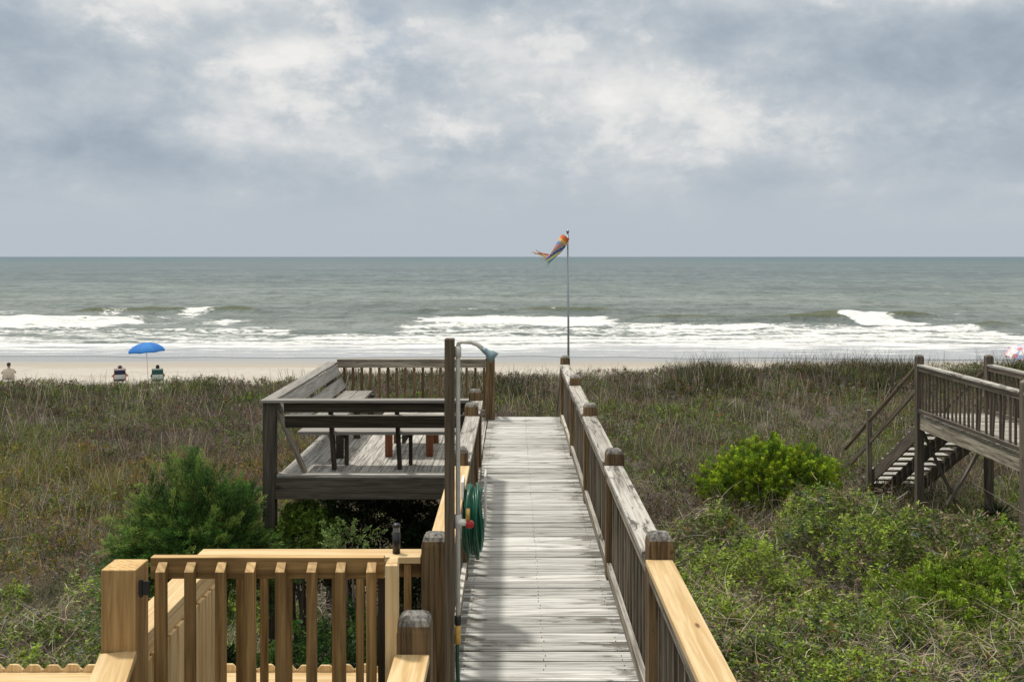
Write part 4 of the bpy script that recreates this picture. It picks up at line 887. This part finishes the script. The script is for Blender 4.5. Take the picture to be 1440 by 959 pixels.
def twigs():
    n = 44000; y = 7.5 + 15 * RNG.random(n); half = .57 * y + 2; x = (RNG.random(n) * 2 - 1) * half; k = ~inside_structure(x, y); x, y = x[k], y[k]
    c = fbm(x, y, .7, 29, 3); k = RNG.random(len(x)) < sm(c, .42, .58) + .10; x, y = x[k], y[k]; n_ = len(x)
    big = RNG.random(n_) < .025; L = np.where(big, .45 + .6 * RNG.random(n_), .10 + .32 * RNG.random(n_)); a = RNG.random(n_) * 2 * np.pi; up = .05 + 1.0 * RNG.random(n_) ** 1.5; d = unit(np.stack([np.cos(a), np.sin(a) * .7, up], 1))
    bend = unit(RNG.normal(size=(n_, 3)) + np.array([0, 0, -.5])) * (L * (.25 + .55 * RNG.random(n_)))[:, None]
    z = ground_z(x, y) + canopy(x, y) * (.75 + .42 * RNG.random(n_)) + .06 + .12 * RNG.random(n_)
    C = pick({'straw': .7, 'tan': 1.3, 'grey': 1.4, 'purple': 1.5, 'brown': 1.2}, n_)
    V, Q, kk = blades(np.stack([x, y, z], 1), d, L, np.where(big, .011, .006) + .005 * RNG.random(n_), bend, 6, .7)
    tag(col_mesh('dry_brush', V, Q, np.repeat(C, kk, 0), M['stem']), 'dry grey twigs and vines tangled over the scrub', None, kind='stuff')
twigs()
def ellip_points(n, c, r, lob=.22, seed=3, flat=.25, shell=.35):
    d = unit(RNG.normal(size=(n, 3))); d[:, 2] = np.where(d[:, 2] < -flat, -d[:, 2], d[:, 2])
    az, el = np.arctan2(d[:, 1], d[:, 0]), np.arcsin(d[:, 2]); ns = fbm(az * 1.2 + 20, el * 2.0 + 20, 1.3, seed, 3)
    k = (1 - lob + 2 * lob * ns) * (1 - shell * RNG.random(n) ** 1.6); return np.array(c) + d * np.array(r) * k[:, None], d
def shrub(name, label, cat, c, r, ntuft, per, size, cols, reach=2.8, fan=.9, jitter=.7, upb=.5, lob=.25, seed=1, stems=7, aspect=.4, tip=.25, shell=.35):
    gx, gy = c[0], c[1]; root = empty(name, (gx, gy, gz(gx, gy)), label, cat)
    P, D = ellip_points(ntuft, c, r, lob, seed, shell=shell); D = unit(D + np.array([0, 0, upb]) + RNG.normal(0, .30, D.shape))
    bright = .6 + .8 * RNG.random(ntuft); n = ntuft * per; Pi = np.repeat(P, per, 0); Di = np.repeat(D, per, 0); t_ = RNG.random(n)[:, None]
    d = unit(Di + RNG.normal(0, fan, Di.shape)); droop = np.array([0, 0, -1.0]) * (size * reach * .25) * t_ ** 2
    pos = Pi + Di * (size * reach) * t_ + droop + RNG.normal(0, 1, Di.shape) * size * jitter * (1.15 - t_)
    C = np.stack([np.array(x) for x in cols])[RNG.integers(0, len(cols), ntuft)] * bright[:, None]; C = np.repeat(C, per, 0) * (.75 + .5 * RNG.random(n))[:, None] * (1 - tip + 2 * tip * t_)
    V, Q, CC = leaves(pos, d, size * (.7 + .7 * RNG.random(n)), C, aspect); col_mesh('foliage', V, Q, CC, M['leaf'], root)
    mb = MB(); g0 = Vector((gx, gy, gz(gx, gy) - .1))
    for k in range(stems):
        a = 2 * math.pi * k / stems + random.random(); e = Vector(c) + Vector((r[0] * .6 * math.cos(a), r[1] * .6 * math.sin(a), r[2] * random.uniform(.1, .6)))
        mid = (g0 + e) / 2 + Vector((random.uniform(-.1, .1), random.uniform(-.1, .1), -.1)); s0 = g0 + Vector((.08 * math.cos(a), .08 * math.sin(a), 0)); mb.tube([s0, mid, e], [.035, .022, .008], 6)
    mb.build('stems', plain('bark', (.09, .07, .05), .9), root, smooth=True); return root
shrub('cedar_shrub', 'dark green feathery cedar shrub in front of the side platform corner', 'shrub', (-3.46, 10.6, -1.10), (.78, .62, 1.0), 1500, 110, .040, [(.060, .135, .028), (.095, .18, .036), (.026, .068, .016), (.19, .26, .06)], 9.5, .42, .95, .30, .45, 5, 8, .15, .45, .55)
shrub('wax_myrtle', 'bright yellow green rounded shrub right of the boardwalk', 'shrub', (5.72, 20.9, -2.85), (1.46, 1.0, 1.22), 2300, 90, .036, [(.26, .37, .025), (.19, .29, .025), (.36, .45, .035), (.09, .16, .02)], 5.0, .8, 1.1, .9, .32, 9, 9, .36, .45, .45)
shrub('leafy_shrub', 'yellow green shrub in the shade under the left end of the platform', 'shrub', (-2.42, 11.2, -.95), (.30, .3, .55), 260, 34, .045, [(.12, .20, .03), (.18, .27, .05)], 3.5, .9, .8, .5, .3, 4, 5)
shrub('leafy_sapling', 'pale green sapling with small leaves below the platform fascia', 'plant', (-1.74, 10.3, -.75), (.26, .2, .28), 34, 34, .032, [(.20, .28, .09), (.16, .24, .07)], 8.5, .8, .7, .9, .45, 14, 7, .45)
shrub('leafy_shrub', 'low mid green shrub seen through the gate pickets', 'shrub', (-1.5, 8.4, -1.35), (.85, .5, .60), 420, 34, .04, [(.03, .085, .016), (.06, .12, .022), (.025, .05, .015)], 3.5, .9, .8, .5, .35, 24, 6)
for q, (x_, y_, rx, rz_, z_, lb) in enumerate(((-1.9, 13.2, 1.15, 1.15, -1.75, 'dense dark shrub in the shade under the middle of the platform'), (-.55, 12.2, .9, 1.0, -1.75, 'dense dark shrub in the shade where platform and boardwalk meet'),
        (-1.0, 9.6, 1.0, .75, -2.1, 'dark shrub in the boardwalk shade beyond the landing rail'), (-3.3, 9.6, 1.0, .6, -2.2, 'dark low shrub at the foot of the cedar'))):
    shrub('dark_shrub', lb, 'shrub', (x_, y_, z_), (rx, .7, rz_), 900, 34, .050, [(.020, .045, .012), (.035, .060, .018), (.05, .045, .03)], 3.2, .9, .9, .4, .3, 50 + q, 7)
shrub('leafy_shrub', 'green shrub mound growing in front of the neighbouring stairs', 'shrub', (8.1, 16.0, -2.85), (1.7, .8, .75), 620, 50, .052, [(.20, .30, .03), (.26, .36, .04), (.11, .18, .02)], 4.0, .8, .9, .6, .4, 34, 8)
shrub('leafy_shrub', 'bright green shrub mound in the middle of the scrub at lower right', 'shrub', (7.0, 13.4, -2.5), (1.9, 1.0, .62), 700, 50, .046, [(.21, .31, .03), (.15, .24, .03), (.29, .39, .05)], 4.0, .8, .9, .6, .4, 64, 8)
yx, yy_ = (1402 - 720) * 17.8 / F, 17.8
yr = empty('yucca', (yx, yy_, gz(yx, yy_)), 'dark spiky yucca beside the neighbouring boardwalk post', 'plant'); n = 90
a = RNG.random(n) * 2 * np.pi; el = RNG.random(n) * 1.35 + .1; d = np.stack([np.cos(a) * np.cos(el), np.sin(a) * np.cos(el), np.sin(el)], 1)
V, Q, kk = blades(np.tile(np.array([yx, yy_, gz(yx, yy_) + .75]), (n, 1)), d, np.full(n, .5), np.full(n, .035), d * 0 + np.array([0, 0, -.1]), 3)
col_mesh('leaves', V, Q, np.tile(np.array([.025, .04, .02]), (len(V), 1)), M['leaf'], yr)
MB().tube([(yx, yy_, gz(yx, yy_) - .1), (yx, yy_, gz(yx, yy_) + .8)], [.06, .045], 7).build('stem', plain('yucca stem', (.10, .08, .06), .9), yr)
